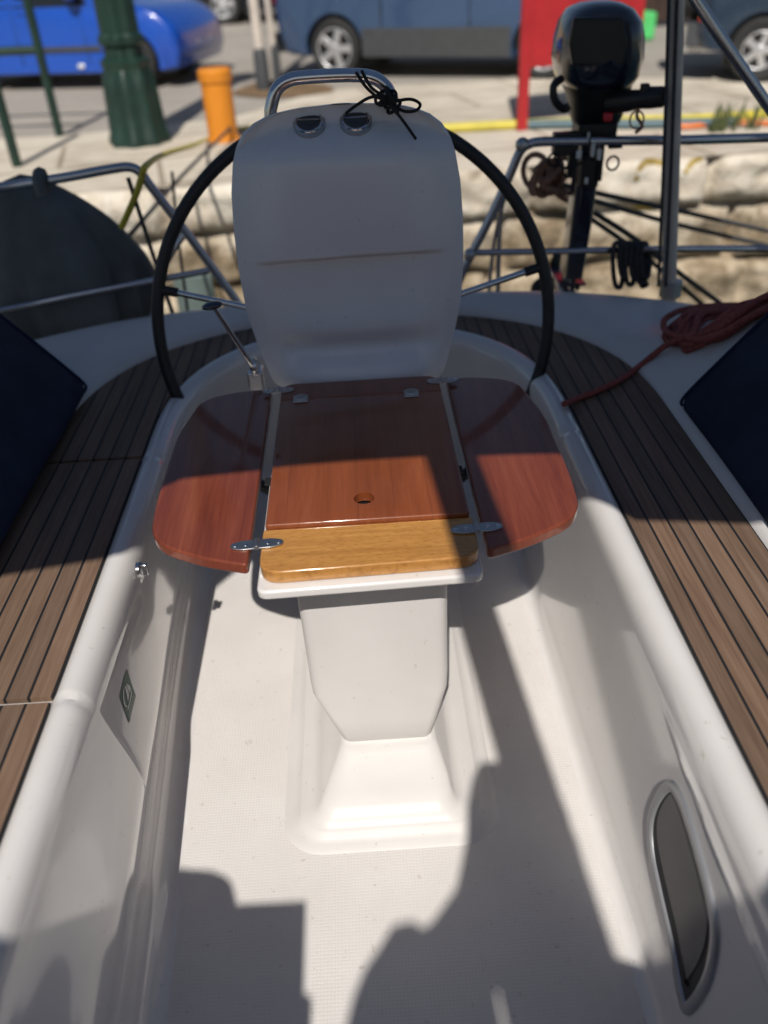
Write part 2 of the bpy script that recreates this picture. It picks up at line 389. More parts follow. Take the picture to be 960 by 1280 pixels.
# --- cockpit tub: lip, wall, fillet swept along the inner curve
HY0, HY1, HZ = 1.005, 1.42, .387
def obulge(y): return lerp(.126, .050, smooth(clamp((y-.35)/1.55)))
lip = [(.006, .422), (.0, .433), (-.007, .440), (-.020, .4445), (-.034, .442), (-.046, .435), (-.0545, .423), (-.059, .410), (-.061, .396)]
wz = [.391, .3875, .3858, .382] + [lerp(.377, .05, k/42) for k in range(43)]
def tub():
    bm = bmesh.new(); rows = []
    for i, (x, y) in enumerate(inner):
        n = normal2(inner, i); row = []
        left = 1 - smooth((i-nL+10)/50)                       # 1 on the left leg
        g = 0
        for yj in ((1.765,) if left < .5 else (1.765, .985)):
            g = max(g, math.exp(-((y-yj)/.009)**2)) if not (nL <= i < nL+nA) else g
        for k, (o, z) in enumerate(lip):
            row.append((o+.002*g*(k < 7), z-.004*g*(1 if 1 < k < 7 else .2)))
        ob = obulge(y)
        for z in wz:
            t = (.396-z)/(.396-.05)
            zb = .2
            oR = -.061-.040*t - .005*math.exp(-((z-.366-.05*clamp(y-.6, -.2, .6))/.006)**2)*smooth((y-.45)/.05)*smooth((.96-y)/.2)
            if z > zb: oL = -lerp(.061, ob, smooth((.396-z)/(.396-zb))*.6+.4*(.396-z)/(.396-zb))
            else: oL = -lerp(ob, ob-.010, smooth((zb-z)/(zb-.05)))
            d = 0
            if y > HY0 and z < .3865: d = .030*(1-smooth((y-HY0)/(HY1-HY0)))*clamp(1-(.3865-z)/.205)
            if y > HY0 and z < .3865:
                e_ = min(y-HY0, .3865-z); fade = (1-smooth((y-HY0-.1)/(HY1-HY0-.1)))*(1-smooth((.3865-z-.10)/.10))
                d += .030*math.exp(-(e_/.017)**2)*fade
            if d > 0: d *= left
            o = lerp(oR, oL, left)+d
            row.append((o, z-.085*clamp(y-HY0, 0, .5)*left*smooth((.40-z)/.03)*smooth(z/.25)))
        o0 = row[-1][0]
        rr = lerp(.034, .05, left)
        for q in range(1, 8):
            a = q/7*math.pi/2
            row.append((o0-rr*(1-math.cos(a)), .05-.05*math.sin(a)))
        row.append((o0-rr-.025, -.0006))
        rows.append([bm.verts.new((x+n.x*o, y+n.y*o, z)) for o, z in row])
    for A, B in zip(rows, rows[1:]):
        for k in range(len(A)-1): bm.faces.new((A[k], A[k+1], B[k+1], B[k]))
    return bm
# path with extra samples at the locker's front edge
HS = [HY0-.0015, HY0+.0015]+[HY0+.0042*k+.0001 for k in range(1, 11)]
inner = sorted([p for p in inner[:nL]]+[(inner[0][0], q) for q in HS], key=lambda p: p[1])+inner[nL:]; nL += len(HS)
outer = sorted([p for p in outer[:nL-len(HS)]]+[(outer[0][0], q) for q in HS], key=lambda p: p[1])+outer[nL-len(HS):]
edge = hull_edge()
obj('cockpit_wall', tub(), M['gel'], boat, auto=32)
bm = bmesh.new()
vs = []
for i, (x, y) in enumerate(inner):
    n = normal2(inner, i); vs.append(bm.verts.new((x-n.x*.06, y-n.y*.06, 0)))
bm.faces.new(vs); obj('cockpit_sole', bm, M['sole'], boat)
# --- teak seat tops (left leg, stern bend, right leg) with joints between lids
def teak_strip(i0, i1):
    bm = bmesh.new(); rows = []
    for i in range(i0, i1+1):
        a = Vector(inner[i]); b = Vector(outer[i]); row = []
        n = normal2(inner, i)
        a = a+n*.0045
        for t, z in [(0, .4265), (.0, .4325), (.008, .4342)]+[(k/10, .4345) for k in range(1, 11)]:
            p = a.lerp(b, t); row.append(bm.verts.new((p.x, p.y, z)))
        rows.append(row)
    for A, B in zip(rows, rows[1:]):
        for k in range(len(A)-1): bm.faces.new((A[k], A[k+1], B[k+1], B[k]))
    for r in (rows[0], rows[-1]):
        lo = [bm.verts.new((v.co.x, v.co.y, .424)) for v in (r[0], r[-1])]
        bm.faces.new(r+[lo[1], lo[0]])
    return bm
def idx(y, right=False):
    rng = range(0, nL) if not right else range(nL+nA, len(inner))
    return min(rng, key=lambda i: abs(inner[i][1]-y))
j1, j2 = idx(.985), idx(1.765)
obj('teak_seat_top', teak_strip(0, j1), M['teak'], boat, auto=60)
obj('teak_seat_top', teak_strip(j1+1, j2), M['teak'], boat, auto=60)
obj('teak_seat_top', teak_strip(j2+1, len(inner)-1), M['teak'], boat, auto=60)
# --- deck / coaming outside the teak, then the hull side
bm = bmesh.new(); rows = []
for i in range(len(inner)):
    a = Vector(inner[i]); o = Vector(outer[i]); e = Vector(edge[i]); row = []
    a = a+normal2(inner, i)*.004
    leg = smooth((abs(o.x-XC)-.60)/.17)*smooth((2.35-o.y)/.4)
    row.append((a.x, a.y, .4215)); p = a.lerp(o, .98); row.append((p.x, p.y, .4225))
    for t, h in ((.0, .438), (.015, .447), (.05, .458), (.15, .470), (.3, .478), (.5, .482), (.7, .478), (.85, .462), (.94, .44), (.985, .405), (1.0, .36)):
        p = o.lerp(e, t); hh = h+leg*.20*smooth(t*2.2)*(1 if t < .86 else .5)
        row.append((p.x, p.y, hh))
    row.append((e.x*.985, XC*0+e.y*.99, -.1)); row.append((e.x*.93, e.y*.96 if e.y > 0 else e.y, -.75))
    rows.append([bm.verts.new(v) for v in row])
for A, B in zip(rows, rows[1:]):
    for k in range(len(A)-1): bm.faces.new((A[k], A[k+1], B[k+1], B[k]))
obj('deck', bm, M['deckgel'], boat, auto=45)
# --- portlight in the right wall
def wallR(y, z): return XC+.5325-.061-.040*(.396-z)/.346
port_o = [at(*p, X=.452) for p in ((840, 974), (829, 990), (824, 1020), (828, 1062), (842, 1120), (858, 1180), (872, 1240), (882, 1268), (893, 1258), (904, 1225), (906, 1175), (898, 1130), (884, 1080), (868, 1030), (853, 990))]
P0 = [Vector((p.y, p.z)) for p in port_o]; cen = sum(P0, Vector((0, 0)))/len(P0)
def port_ring(s, off, dz=0):
    out = []
    for p in spline([(q.x, q.y, 0) for q in P0], 4, True):
        y = cen.x+(p.x-cen.x)*s - (0 if s == 1 else 0); z = cen.y+(p.y-cen.y)*s
        out.append((wallR(y, z)-off, y, z))
    return out
def shrink(d, off):
    L = [Vector((p[1], p[2])) for p in port_ring(1, 0)]; out = []; n = len(L)
    for i in range(n):
        t = (L[(i+1) % n]-L[i-1]).normalized(); nn = Vector((-t.y, t.x))
        if (L[i]+nn*.01-cen).length > (L[i]-cen).length: nn = -nn
        q = L[i]+nn*d; out.append((wallR(q.x, q.y)-off, q.x, q.y))
    return out
bm = bmesh.new(); loft(bm, [shrink(0, -.002), shrink(.0015, .004), shrink(.004, .006), shrink(.017, .006), shrink(.0185, .0045), shrink(.0195, .001)], cap=False)
pf = obj('portlight', bm, M['framegrey'], boat, auto=50); pf['label'] = 'grey framed slot window in the side wall'
bm = bmesh.new(); r_ = shrink(.0185, .0015); bm.faces.new([bm.verts.new(p) for p in r_]); obj('opening', bm, M['black'], pf)  # flat black face stands in for the unlit cabin behind
bm = bmesh.new()
r1 = shrink(.034, .003); r1 = [(p[0]+.0016, p[1]+.006, p[2]+.0135) for p in r1]
bm.faces.new([bm.verts.new(p) for p in r1]); obj('pane', bm, M['portpane'], pf)
# --- latch on the left wall
lp = at(175, 712, X=-.478)
bm = bmesh.new(); disc(bm, (lp.x-.006, lp.y, lp.z), (1, 0, .05), .016, .008, 24, .004); box(bm, (lp.x+.002, lp.y-.004, lp.z-.013), (lp.x+.016, lp.y+.004, lp.z+.013))
obj('locker_latch', bm, M['steel'], boat, bevel=.0015)
# --- square sticker with emblem on the locker
def wallL(y, z):
    ob = obulge(y); zo = z+.085*clamp(y-HY0, 0, .5)
    o = -lerp(.061, ob, smooth((.396-zo)/.196)*.6+.4*(.396-zo)/.196)
    d = .030*(1-smooth((y-HY0)/(HY1-HY0)))*clamp(1-(.3865-zo)/.205) if y > HY0 else 0
    return XC-.5325-(o+d)
def hit(px, py):
    p = at(px, py, X=-.47)
    for _ in range(25): p = at(px, py, X=wallL(p.y, p.z))
    return p
SC = [hit(161, 904), hit(169, 870), hit(158, 836), hit(149, 870)]        # lower forward, lower aft, upper aft, upper forward corners
def onwall(u, v, off):
    p = SC[0].lerp(SC[1], u).lerp(SC[3].lerp(SC[2], u), v); return (wallL(p.y, p.z)+off, p.y, p.z)
bm = bmesh.new(); g = [[bm.verts.new(onwall(i/6, j/6, .0012)) for j in range(7)] for i in range(7)]
for i in range(6):
    for j in range(6): bm.faces.new((g[i][j], g[i+1][j], g[i+1][j+1], g[i][j+1]))
st = obj('sticker', bm, M['stickergreen'], boat); st['label'] = 'square green sticker with a pale sailing emblem'
def decal(name, polys, m, off):
    bm = bmesh.new()
    for P in polys: bm.faces.new([bm.verts.new(onwall(u, v, off)) for u, v in P])
    return obj(name, bm, m, st)
def crescent(cx, cy, r, a0, a1, w):
    o = [(cx+r*math.cos(R(a0+(a1-a0)*k/10)), cy+r*math.sin(R(a0+(a1-a0)*k/10))) for k in range(11)]
    i_ = [(cx+(r-w*math.sin(math.pi*k/10))*math.cos(R(a0+(a1-a0)*k/10)), cy+(r-w*math.sin(math.pi*k/10))*math.sin(R(a0+(a1-a0)*k/10))) for k in range(9, 0, -1)]
    return o+i_
decal('emblem', [crescent(.34, .62, .27, 60, 250, .10), [(.36, .42), (.50, .90), (.60, .72), (.58, .45)], [(.64, .44), (.62, .84), (.80, .58), (.82, .44)], [(.14, .34), (.88, .38), (.80, .29), (.24, .27)]], M['stickerwhite'], .002)
txt = []
for row, (z0, z1) in enumerate(((.155, .215), (.06, .115))):
    u = .10
    while u < .88:
        w = random.choice((.03, .04, .05)); txt.append([(u, z0), (u+w*.8, z0), (u+w*.8, z1), (u, z1)]); u += w+.022
decal('lettering', txt, M['stickerwhite'], .002)

# ================================================================== STEERING PEDESTAL
ped = thing('steering_pedestal', 'white moulded steering pedestal with tall rounded pod standing in mid cockpit', 'pedestal', (-.01, 1.5, 0))
bm = bmesh.new()
secs = [(.536, -.153, .133, 1.204, 1.72, .02), (.50, -.154, .133, 1.204, 1.72, .022), (.36, -.150, .132, 1.196, 1.70, .024), (.235, -.145, .131, 1.178, 1.68, .022), (.205, -.142, .129, 1.172, 1.68, .020), (.150, -.116, .111, 1.158, 1.68, .020), (.098, -.091, .094, 1.149, 1.68, .018), (.0885, -.084, .088, 1.155, 1.68, .012)]
loft(bm, [rrect(x0, x1, y0, y1, r, z) for z, x0, x1, y0, y1, r in secs]); obj('column', bm, M['satin'], ped, auto=50)
bm = bmesh.new()
secs = [(.086, -.092, .098, 1.136, 1.74, .02), (.080, -.097, .103, 1.128, 1.75, .028), (.058, -.120, .118, 1.060, 1.77, .035), (.047, -.133, .122, 1.032, 1.78, .035), (.040, -.139, .126, 1.020, 1.79, .036), (.030, -.146, .132, 1.012, 1.79, .038),
        (.022, -.160, .150, 1.006, 1.80, .045), (.0185, -.178, .176, 1.000, 1.82, .055), (.0165, -.182, .180, .994, 1.83, .057), (.010, -.187, .186, .986, 1.84, .06), (.006, -.198, .198, .976, 1.85, .065), (.0035, -.208, .208, .966, 1.86, .075), (-.001, -.216, .214, .958, 1.87, .08)]
loft(bm, [rrect(x0, x1, y0, y1, r, z, 8) for z, x0, x1, y0, y1, r in secs], True); b_ = obj('base_moulding', bm, M['deckgel'], ped, auto=60)
# pod
hw_t = [(.50, .15), (.56, .200), (.58, .211), (.62, .222), (.66, .233), (.74, .250), (.84, .256), (.92, .2555), (1.0, .250), (1.06, .239), (1.09, .229), (1.115, .212), (1.135, .186), (1.148, .155), (1.156, .12), (1.161, .075), (1.163, .02)]
def pod_front(u, z):
    y = 1.812+.055*clamp((z-.58)/.55)
    y += .055*abs(u)**3.2                                      # rounded sides
    y += .10*smooth((z-1.03)/.14)**2                            # top rolls back
    led = smooth((.862+.010*(1-u*u)+.004*u-z)/.016)*(1-smooth((.86-z)/.26))*(1-smooth((abs(u)-.55)/.33))
    y += .034*led*(1-.35*u*u)                                              # recess under the ledge
    y += .030*math.exp(-((z-.655)/.030)**2)*(1-smooth((abs(u)-.60)/.3)) if z > .655 else .030*math.exp(-((z-.655)/.045)**2)*(1-smooth((abs(u)-.60)/.3))
    return y
zs = sorted([lerp(.50, 1.163, k/70) for k in range(71)]+[.850, .853, .8565, .859, .862, .866, .87, .875, 1.145, 1.152, 1.158, 1.1605])
rings = []
for z in zs:
    w = interp(hw_t, z); back = 1.965-.03*smooth((z-1.0)/.15)
    us = [math.sin(math.pi/2*k/16) for k in range(-16, 17)]
    fr = [(XC+w*u, min(pod_front(u, z), back-.01), z) for u in us]
    bk = [(XC+w*u*(.97), back-.02*abs(u)**6, z) for u in us[::-1]]
    rings.append(fr+bk)
bm = bmesh.new(); loft(bm, rings); obj('pod', bm, M['podgel'], ped, auto=50)
gr = [at(x, y, Y=1.948) for x, y in ((338, 172), (338, 150), (339, 134), (346, 112), (362, 100), (390, 96), (440, 94), (466, 97), (482, 108), (490, 124), (493, 142), (493, 165))]
tubeobj('grab_rail', gr, .0135, M['steel'], ped, 8, 16)
for px in ((387, 158), (445, 155)):
    for yy in [1.80+.002*k for k in range(120)]:
        p = at(px[0], px[1], Y=yy)
        if p.y >= pod_front((p.x-XC)/interp(hw_t, min(p.z, 1.16)), p.z): break
    def py_(x, z): return pod_front((x-XC)/interp(hw_t, min(z, 1.16)), z)
    n = Vector(((py_(p.x+.02, p.z)-py_(p.x-.02, p.z))/.04, -1, (py_(p.x, p.z+.012)-py_(p.x, p.z-.02))/.032)).normalized(); p = p+n*.007
    bm = bmesh.new(); disc(bm, p-n*.006, n, .034, .009, 32, .003); d = obj('dial', bm, M['dullsteel'], ped)
    bm = bmesh.new(); disc(bm, p+n*.004, n, .025, .002, 28, .004); obj('dial_glass', bm, M['trim'], d)
    bm = bmesh.new(); ring(bm, p+n*.0055, n, .0275, .0035); box(bm, (-.023, -.002, 0), (.023, .002, .004), Matrix.Translation(p+n*.008) @ n.to_track_quat('Z', 'Y').to_matrix().to_4x4()); obj('bezel', bm, M['steel'], d)
# throttle lever at the pod's left
a = at(316, 458, Y=1.86); b = at(268, 385, Y=1.80)
bm = bmesh.new(); tube(bm, [a, a.lerp(b, .5), b], [.007, .006, .005], 10); lev = obj('throttle_lever', bm, M['steel'], ped)
bm = bmesh.new(); ellipsoid(bm, b+Vector((-.004, 0, .006)), (.024, .016, .009), Matrix.Rotation(R(-8), 3, 'Y')); obj('knob', bm, M['cowl'], lev)
bm = bmesh.new(); ellipsoid(bm, at(318, 458, Y=1.87), (.012, .02, .022)); box(bm, tuple(at(322, 500, Y=1.90)-Vector((.014, .02, 0))), tuple(at(322, 462, Y=1.90)+Vector((.012, .03, 0)))); obj('lever_base', bm, M['steel'], ped, bevel=.004)

# cord tied round the grab rail
cord = thing('black_cord', 'thin black cord knotted round the stainless grab rail with loose loop and tail', 'cord', at(485, 125, Y=1.905))
k0 = at(485, 125, Y=1.900)
bm = bmesh.new()
rnd = random.Random(3)
for k in range(7):
    c_ = k0+Vector((rnd.uniform(-.012, .014), rnd.uniform(-.01, .01), rnd.uniform(-.018, .02))); q = Vector((rnd.uniform(-1, 1), rnd.uniform(-.5, .5), rnd.uniform(-1, 1))).normalized()
    ring(bm, c_, q, rnd.uniform(.014, .02), .0035, 16)
obj('knot', bm, M['blackcord'], cord)
def cordpts(L, Y=1.89): return [at(x, y, Y=Y) for x, y in L]
for L, nm in (([(488, 128), (512, 124), (525, 130), (520, 138), (505, 139), (490, 130)], 'loop'), ([(488, 132), (503, 150), (520, 174)], 'tail'), ([(480, 120), (462, 122), (445, 132), (432, 142)], 'strand'), ([(445, 90), (456, 107), (470, 120), (482, 126)], 'strand'), ([(452, 88), (463, 108), (476, 118), (486, 124)], 'strand')):
    tubeobj(nm, cordpts(L, 1.875 if nm in ('tail',) else 1.89), .0032, M['blackcord'], cord, 8, 8)

# ================================================================== COCKPIT TABLE
tab = thing('cockpit_table', 'varnished wooden cockpit table with two drop leaves opened flat on white tray', 'table', (-.01, 1.45, .5))
plate('support_tray', round_poly([(-.203, 1.088, .02), (.182, 1.098, .02), (.182, 1.80, .01), (-.203, 1.80, .01)]), .535, .5535, M['gel'], tab, .005)
fb = plate('front_board', round_poly([(-.1975, 1.106, .04), (.1785, 1.116, .04), (.1785, 1.231, .004), (-.1975, 1.231, .004)]), .5545, .580, M['gold'], tab, .009, 4)
cp = plate('centre_panel', round_poly([(-.1935, 1.2325, .006), (.1745, 1.2325, .006), (.1745, 1.722, .006), (-.1935, 1.722, .006)]), .571, .589, M['centre'], tab, .004, 3)
bm = bmesh.new(); disc(bm, (-.014, 1.300, .545), (0, 0, 1), .019, .08, 40); hole = obj('hole', bm, M['black'])
cut(cp, [hole])
bm = bmesh.new(); disc(bm, (-.014, 1.300, .5545), (0, 0, 1), .05, .010, 32); obj('hole_dark', bm, M['black'], cp)  # black disc put in for the shaded void under the hole
plate('rear_board', round_poly([(-.1935, 1.7245, .004), (.1745, 1.7245, .004), (.1745, 1.806, .035), (-.1935, 1.806, .035)]), .5575, .589, M['centre'], tab, .006)
def leaf(s):
    L = [(.2045, 1.130, .012), (.285, 1.158, .03), (.386, 1.215, .085), (.3975, 1.34, .06), (.3975, 1.60, .05), (.365, 1.775, .10), (.27, 1.802, .03), (.2045, 1.802, .006)]
    pts = [((x if s > 0 else -x)+(XC if s < 0 else -.0125), y, r) for x, y, r in L]
    if s < 0: pts = pts[::-1]
    o = plate('drop_leaf', round_poly(pts, 8), .558, .581, M['leaf'], tab, .007, 4)
    return o
for s in (-1, 1): leaf(s)['label'] = 'left drop leaf' if s < 0 else 'right drop leaf with shadow band'
def hinge(cx, cy, z, w=.042, rot=0):
    root = None
    bm = bmesh.new()
    for s in (-1, 1):
        o = round_poly([(0, -.0125, 0), (s*w*.55, -.0135, .006), (s*w, -.007, .008), (s*w, .007, .008), (s*w*.55, .0135, .006), (0, .0125, 0)][::s], 4)
        loft(bm, [[(p[0], p[1], 0) for p in o], [(p[0], p[1], .0028) for p in o]])
    tube(bm, [(0, -.0135, .003), (0, .0135, .003)], .0042, 10)
    for v in bm.verts: v.co = Vector((cx, cy, z))+Matrix.Rotation(rot, 3, 'Z') @ v.co
    h = obj('hinge', bm, M['dullsteel'], tab, auto=30, bevel=.0008)
    for s in (-1, 1):
        for t in (.42, .82):
            bm = bmesh.new(); p = Vector((cx, cy, z))+Matrix.Rotation(rot, 3, 'Z') @ Vector((s*w*t, 0, .0028)); disc(bm, p, (0, 0, 1), .0042, .0008, 12, .0006); obj('screw', bm, M['steel'], h)
hinge(-.205, 1.185, .5815, .046, R(3)); hinge(.181, 1.192, .5815, .046, R(3))
hinge(-.2, 1.772, .5895, .036); hinge(.181, 1.772, .5895, .036)
for px, py in ((376, 498), (514, 491)):
    p = at(px, py, Z=.59); bm = bmesh.new(); disc(bm, (p.x, p.y, .589), (0, 0, 1), .016, .004, 20, .003)
    box(bm, (p.x-.017, p.y-.020, .5892), (p.x+.017, p.y+.012, .5925)); obj('lid_hinge', bm, M['dullsteel'], tab, bevel=.002)
for s, x in ((-1, -.2055), (1, .1805)):
    bm = bmesh.new(); box(bm, (x-.006, 1.42, .5535), (x+.006, 1.445, .5575)); obj('hinge_slot', bm, M['black'], tab)  # black blocks drawn for the dark hinge slots in the gaps

# ================================================================== STEERING WHEEL
WT, WC, WR = .25, Vector((-.016, 2.12, .595)), .518
wu, wv = Vector((1, 0, 0)), Vector((0, math.sin(WT), math.cos(WT))); wn = wu.cross(wv)
wheel = thing('ship_helm', 'large black leather rimmed steering wheel with steel spokes behind white pod', 'wheel', WC)
bm = bmesh.new(); tube(bm, [WC+(wu*math.cos(2*math.pi*k/160)+wv*math.sin(2*math.pi*k/160))*WR for k in range(160)], .0165, 14, True); obj('rim', bm, M['rubber'], wheel)
hub = WC+wn*.06
for a in (90, 166, 14, 238, 302):
    d = wu*math.cos(R(a))+wv*math.sin(R(a))
    bm = bmesh.new(); tube(bm, [hub+d*.04, WC+d*(WR-.045)], .0085, 12); s = obj('spoke', bm, M['steel'], wheel)
    bm = bmesh.new(); tube(bm, [WC+d*(WR-.05), WC+d*(WR-.005)], .0125, 12); obj('spoke_end', bm, M['rubber'], s)
bm = bmesh.new(); disc(bm, hub-wn*.03, wn, .055, .05, 28, .02); obj('hub', bm, M['steel'], wheel)

# ================================================================== CUSHIONS
def cushion(s, yend, label):
    th = thing('backrest_cushion', label, 'cushion', (s*.85, .6, .436), 'navy backrest cushions along the benches')
    x0 = .758 if s < 0 else .775
    sec = [(x0+.115, .440), (x0+.03, .440), (x0+.008, .452), (x0+.006, .475), (x0+.06, .545), (x0+.13, .63), (x0+.21, .725), (x0+.235, .745), (x0+.265, .745), (x0+.30, .72), (x0+.31, .69), (x0+.24, .60), (x0+.17, .51)]
    rings = []; ys = [-1.0, -.995, -.97]+[lerp(-.9, yend-.08, k/30) for k in range(31)]+[yend-.035, yend-.012, yend-.002, yend]
    cx = sum(p[0] for p in sec)/len(sec); cz = sum(p[1] for p in sec)/len(sec)
    for y in ys:
        e = min(y+1.0, yend-y); k = 1-.12*(1-clamp(e/.04))**2; lean = (.0 if y < yend-.02 else 0)
        puff = .006*math.sin(y*9)
        rings.append([(s*(cx+(x-cx)*k), y, cz+(z-cz)*k+(puff if 3 < i < 9 else 0)*.4) for i, (x, z) in enumerate(spline([(x, z, 0) for x, z in sec], 3, True) and [(p.x, p.y) for p in spline([(x, z, 0) for x, z in sec], 3, True)])])
    bm = bmesh.new(); loft(bm, rings); obj('cushion_body', bm, M['navy'], th, auto=60)
    for q, yy in ((1.0, yend-.012),):
        pts = [(s*(cx+(p.x-cx)*.985), yy, cz+(p.y-cz)*.985) for p in spline([(x, z, 0) for x, z in sec], 3, True)]
        bm = bmesh.new(); tube(bm, pts, .004, 8, True); obj('piping', bm, M['pipe'], th)
cushion(-1, 2.14, 'dark navy bench cushion opposite the side with the red rope, wholly in shade')
cushion(1, 1.84, 'dark navy bench cushion in front of the coiled red rope')

# ================================================================== ROPES ON DECK
rope = thing('rope_coil', 'coiled faded red rope lying on white coaming with tail across teak', 'rope', at(880, 415, Z=.52))
bm = bmesh.new(); rnd = random.Random(5)
from mathutils.bvhtree import BVHTree
_dm = bpy.data.objects['deck'].data; _bvh = BVHTree.FromPolygons([v.co.copy() for v in _dm.vertices], [tuple(p.vertices) for p in _dm.polygons])
def deckz(p):
    h = _bvh.ray_cast(Vector((p.x, p.y, 2)), Vector((0, 0, -1))); return h[0].z if h[0] else .45
A0, B0 = at(826, 432, Z=.49), at(1010, 378, Z=.52); ax = (B0-A0); ax.z = 0; HL = ax.length/2; ax.normalize(); nv = Vector((-ax.y, ax.x, 0)); C0 = (A0+B0)/2
for k in range(15):
    f = k/14; hl = HL*rnd.uniform(.86, 1.03); W = lerp(.08, .26, rnd.random()); sh = rnd.uniform(-.03, .03); lay = .009+.011*(k % 3)+.004*rnd.random(); P = []
    for q in range(26):
        t = 2*math.pi*q/26; u = math.cos(t)
        w_ = W*(.30+.70*((1-u)/2)**.8)
        p = C0+ax*(u*hl+.01*rnd.uniform(-1, 1))+nv*(math.sin(t)*w_+(sh-.10)*(1-u)/2+.004*rnd.uniform(-1, 1)); p.z = deckz(p)+lay+.006*math.sin(t*2+k); P.append(p)
    tube(bm, spline(P, 4, True), .0088, 9, True)
obj('coil', bm, M['redrope'], rope)
def ondeck(px, py, h):
    z = .46
    for _ in range(30): z = lerp(z, max(deckz(at(px, py, Z=z)), .4345)+h, .3)
    return at(px, py, Z=z)
tail = [ondeck(*p) for p in ((872, 418, .045), (850, 424, .04), (832, 432, .025), (815, 445, .010), (795, 461, .0085), (775, 475, .0085), (750, 487, .0085), (725, 497, .0085), (705, 505, .0085))]
tubeobj('tail', tail, .0082, M['redrope'], rope, 8, 10)

# ================================================================== STERN RAILS
def rail(pts, name, parent, r=.0135, n=6): return tubeobj(name, pts, r, M['tube'], parent, n, 12)
RY = 2.72
rl = thing('stern_rail', 'stainless stern rail carrying the dark canvas cover', 'rail', at(100, 400, Y=RY), 'stainless stern rails')
def ry(L, Y=RY): return [at(x, y, Y=Y) for x, y in L]
rail([at(-260, 275, Y=2.35)]+[at(-80, 246, Y=2.62)]+ry([(0, 234), (80, 222), (140, 211), (162, 209), (176, 216), (190, 235), (240, 300), (290, 368), (312, 400)]), 'top_tube', rl, .0145)
rail([at(-200, 420, Y=2.45), at(0, 388, Y=2.68)]+ry([(90, 370), (185, 352), (262, 338)]), 'lower_tube', rl, .011)
rail([at(232, 290, Y=RY), at(205, 335, Y=2.70), at(190, 405, Y=2.62)], 'leg', rl, .011)
rr_ = thing('stern_rail', 'stainless stern rail holding the black outboard motor', 'rail', at(800, 360, Y=RY), 'stainless stern rails')
rail(ry([(566, 372), (582, 332), (610, 278), (636, 222), (650, 190), (662, 180), (680, 177), (740, 176), (850, 175), (960, 172)])+[at(1060, 170, Y=2.55)], 'top_tube', rr_, .0145)
rail(ry([(584, 316), (640, 315), (740, 313), (850, 311), (960, 311)])+[at(1060, 314, Y=2.5)], 'lower_tube', rr_, .011)
rail(ry([(628, 235), (624, 300), (622, 380)]), 'leg', rr_, .008); rail(ry([(640, 215), (618, 300), (610, 380)]), 'leg', rr_, .006)
for px, py in ((653, 181),):
    bm = bmesh.new(); ellipsoid(bm, at(px, py, Y=RY-.005), (.022, .02, .022)); obj('clamp', bm, M['dullsteel'], rr_)
for q, (px, py) in enumerate(((587, 318),)):
    bm = bmesh.new(); ellipsoid(bm, at(px, py, Y=RY-.005), (.02, .02, .02)); obj('clamp', bm, M['dullsteel'], rr_)
# tall pole + halyards + brace
pp = thing('stern_pole', 'tall dull grey vertical pole rising from the stern beside outboard motor', 'pole', at(838, 362, Y=2.62))
A, B = at(838, 362, Y=2.62), at(845, 0, Y=2.62); Tp = B+(B-A)*.9
bm = bmesh.new(); tube(bm, [A-Vector((0, 0, .04)), A.lerp(Tp, .5), Tp], .023, 16); obj('tube', bm, M['pole'], pp)
bm = bmesh.new(); tube(bm, [A-Vector((0, 0, .02)), A+Vector((0, 0, .03))], .035, 16); obj('foot', bm, M['dullsteel'], pp)
for k, (x0, x1) in enumerate(((823, 838), (832, 848))):
    o = tubeobj('halyard', [at(x0, 358, Y=2.58), at(lerp(x0, x1, .5), 180, Y=2.585), at(x1, -60, Y=2.59)], .0052, M['greyrope'], None)
    tag(o, 'thin grey line running up beside the tall stern pole', 'line', 'lines beside the stern pole')
br = tubeobj('canopy_brace', [at(845, -50, Y=2.35), at(870, 0, Y=2.35), at(960, 132, Y=2.35), at(1030, 232, Y=2.35)], .0145, M['tube'], None, 4)
tag(br, 'slanting stainless brace tube crossing in front of the dark off-road car', 'tube')

# ================================================================== CANVAS COVER
bm = bmesh.new(); cx, cy, zt, zb_ = -1.07, RY+.19, .86, .30
rings = []
for i in range(26):
    t = i/25; r = math.sin(math.pi/2*min(1, t/.66))**.68
    if t > .80: r *= 1-.32*((t-.80)/.20)**1.6
    z = lerp(zt, zb_, t**1.12)
    rg = []
    for k in range(72):
        a = 2*math.pi*k/72
        f = 1+.08*math.sin(a*5+.6)*t+.17*abs(math.sin(a*6+t*1.5))*t+.05*math.sin(a*17+t*5)*t
        q = Vector((math.cos(a)*.300*r*f, math.sin(a)*.165*r*f, 0))
        nz = noise.noise(Vector((q.x*5, q.y*5, z*5)))*.018
        rg.append((cx+q.x*(1+nz)+.03*t, cy+q.y, z+nz))
    rings.append(rg)
loft(bm, rings)
cov = thing('canvas_cover', 'dark charcoal canvas cover draped over a bulky object on the rail', 'cover', (cx, cy, zb_))
obj('canvas', bm, M['cover'], cov, auto=70)
bm = bmesh.new(); p = at(52, 228, Y=RY); tube(bm, spline([p+Vector((-.0, -.02, -.03)), p+Vector((0, -.022, .01)), p+Vector((0, .012, .022)), p+Vector((.0, .03, -.03))], 6), .02, 8); obj('strap', bm, M['cover'], cov)

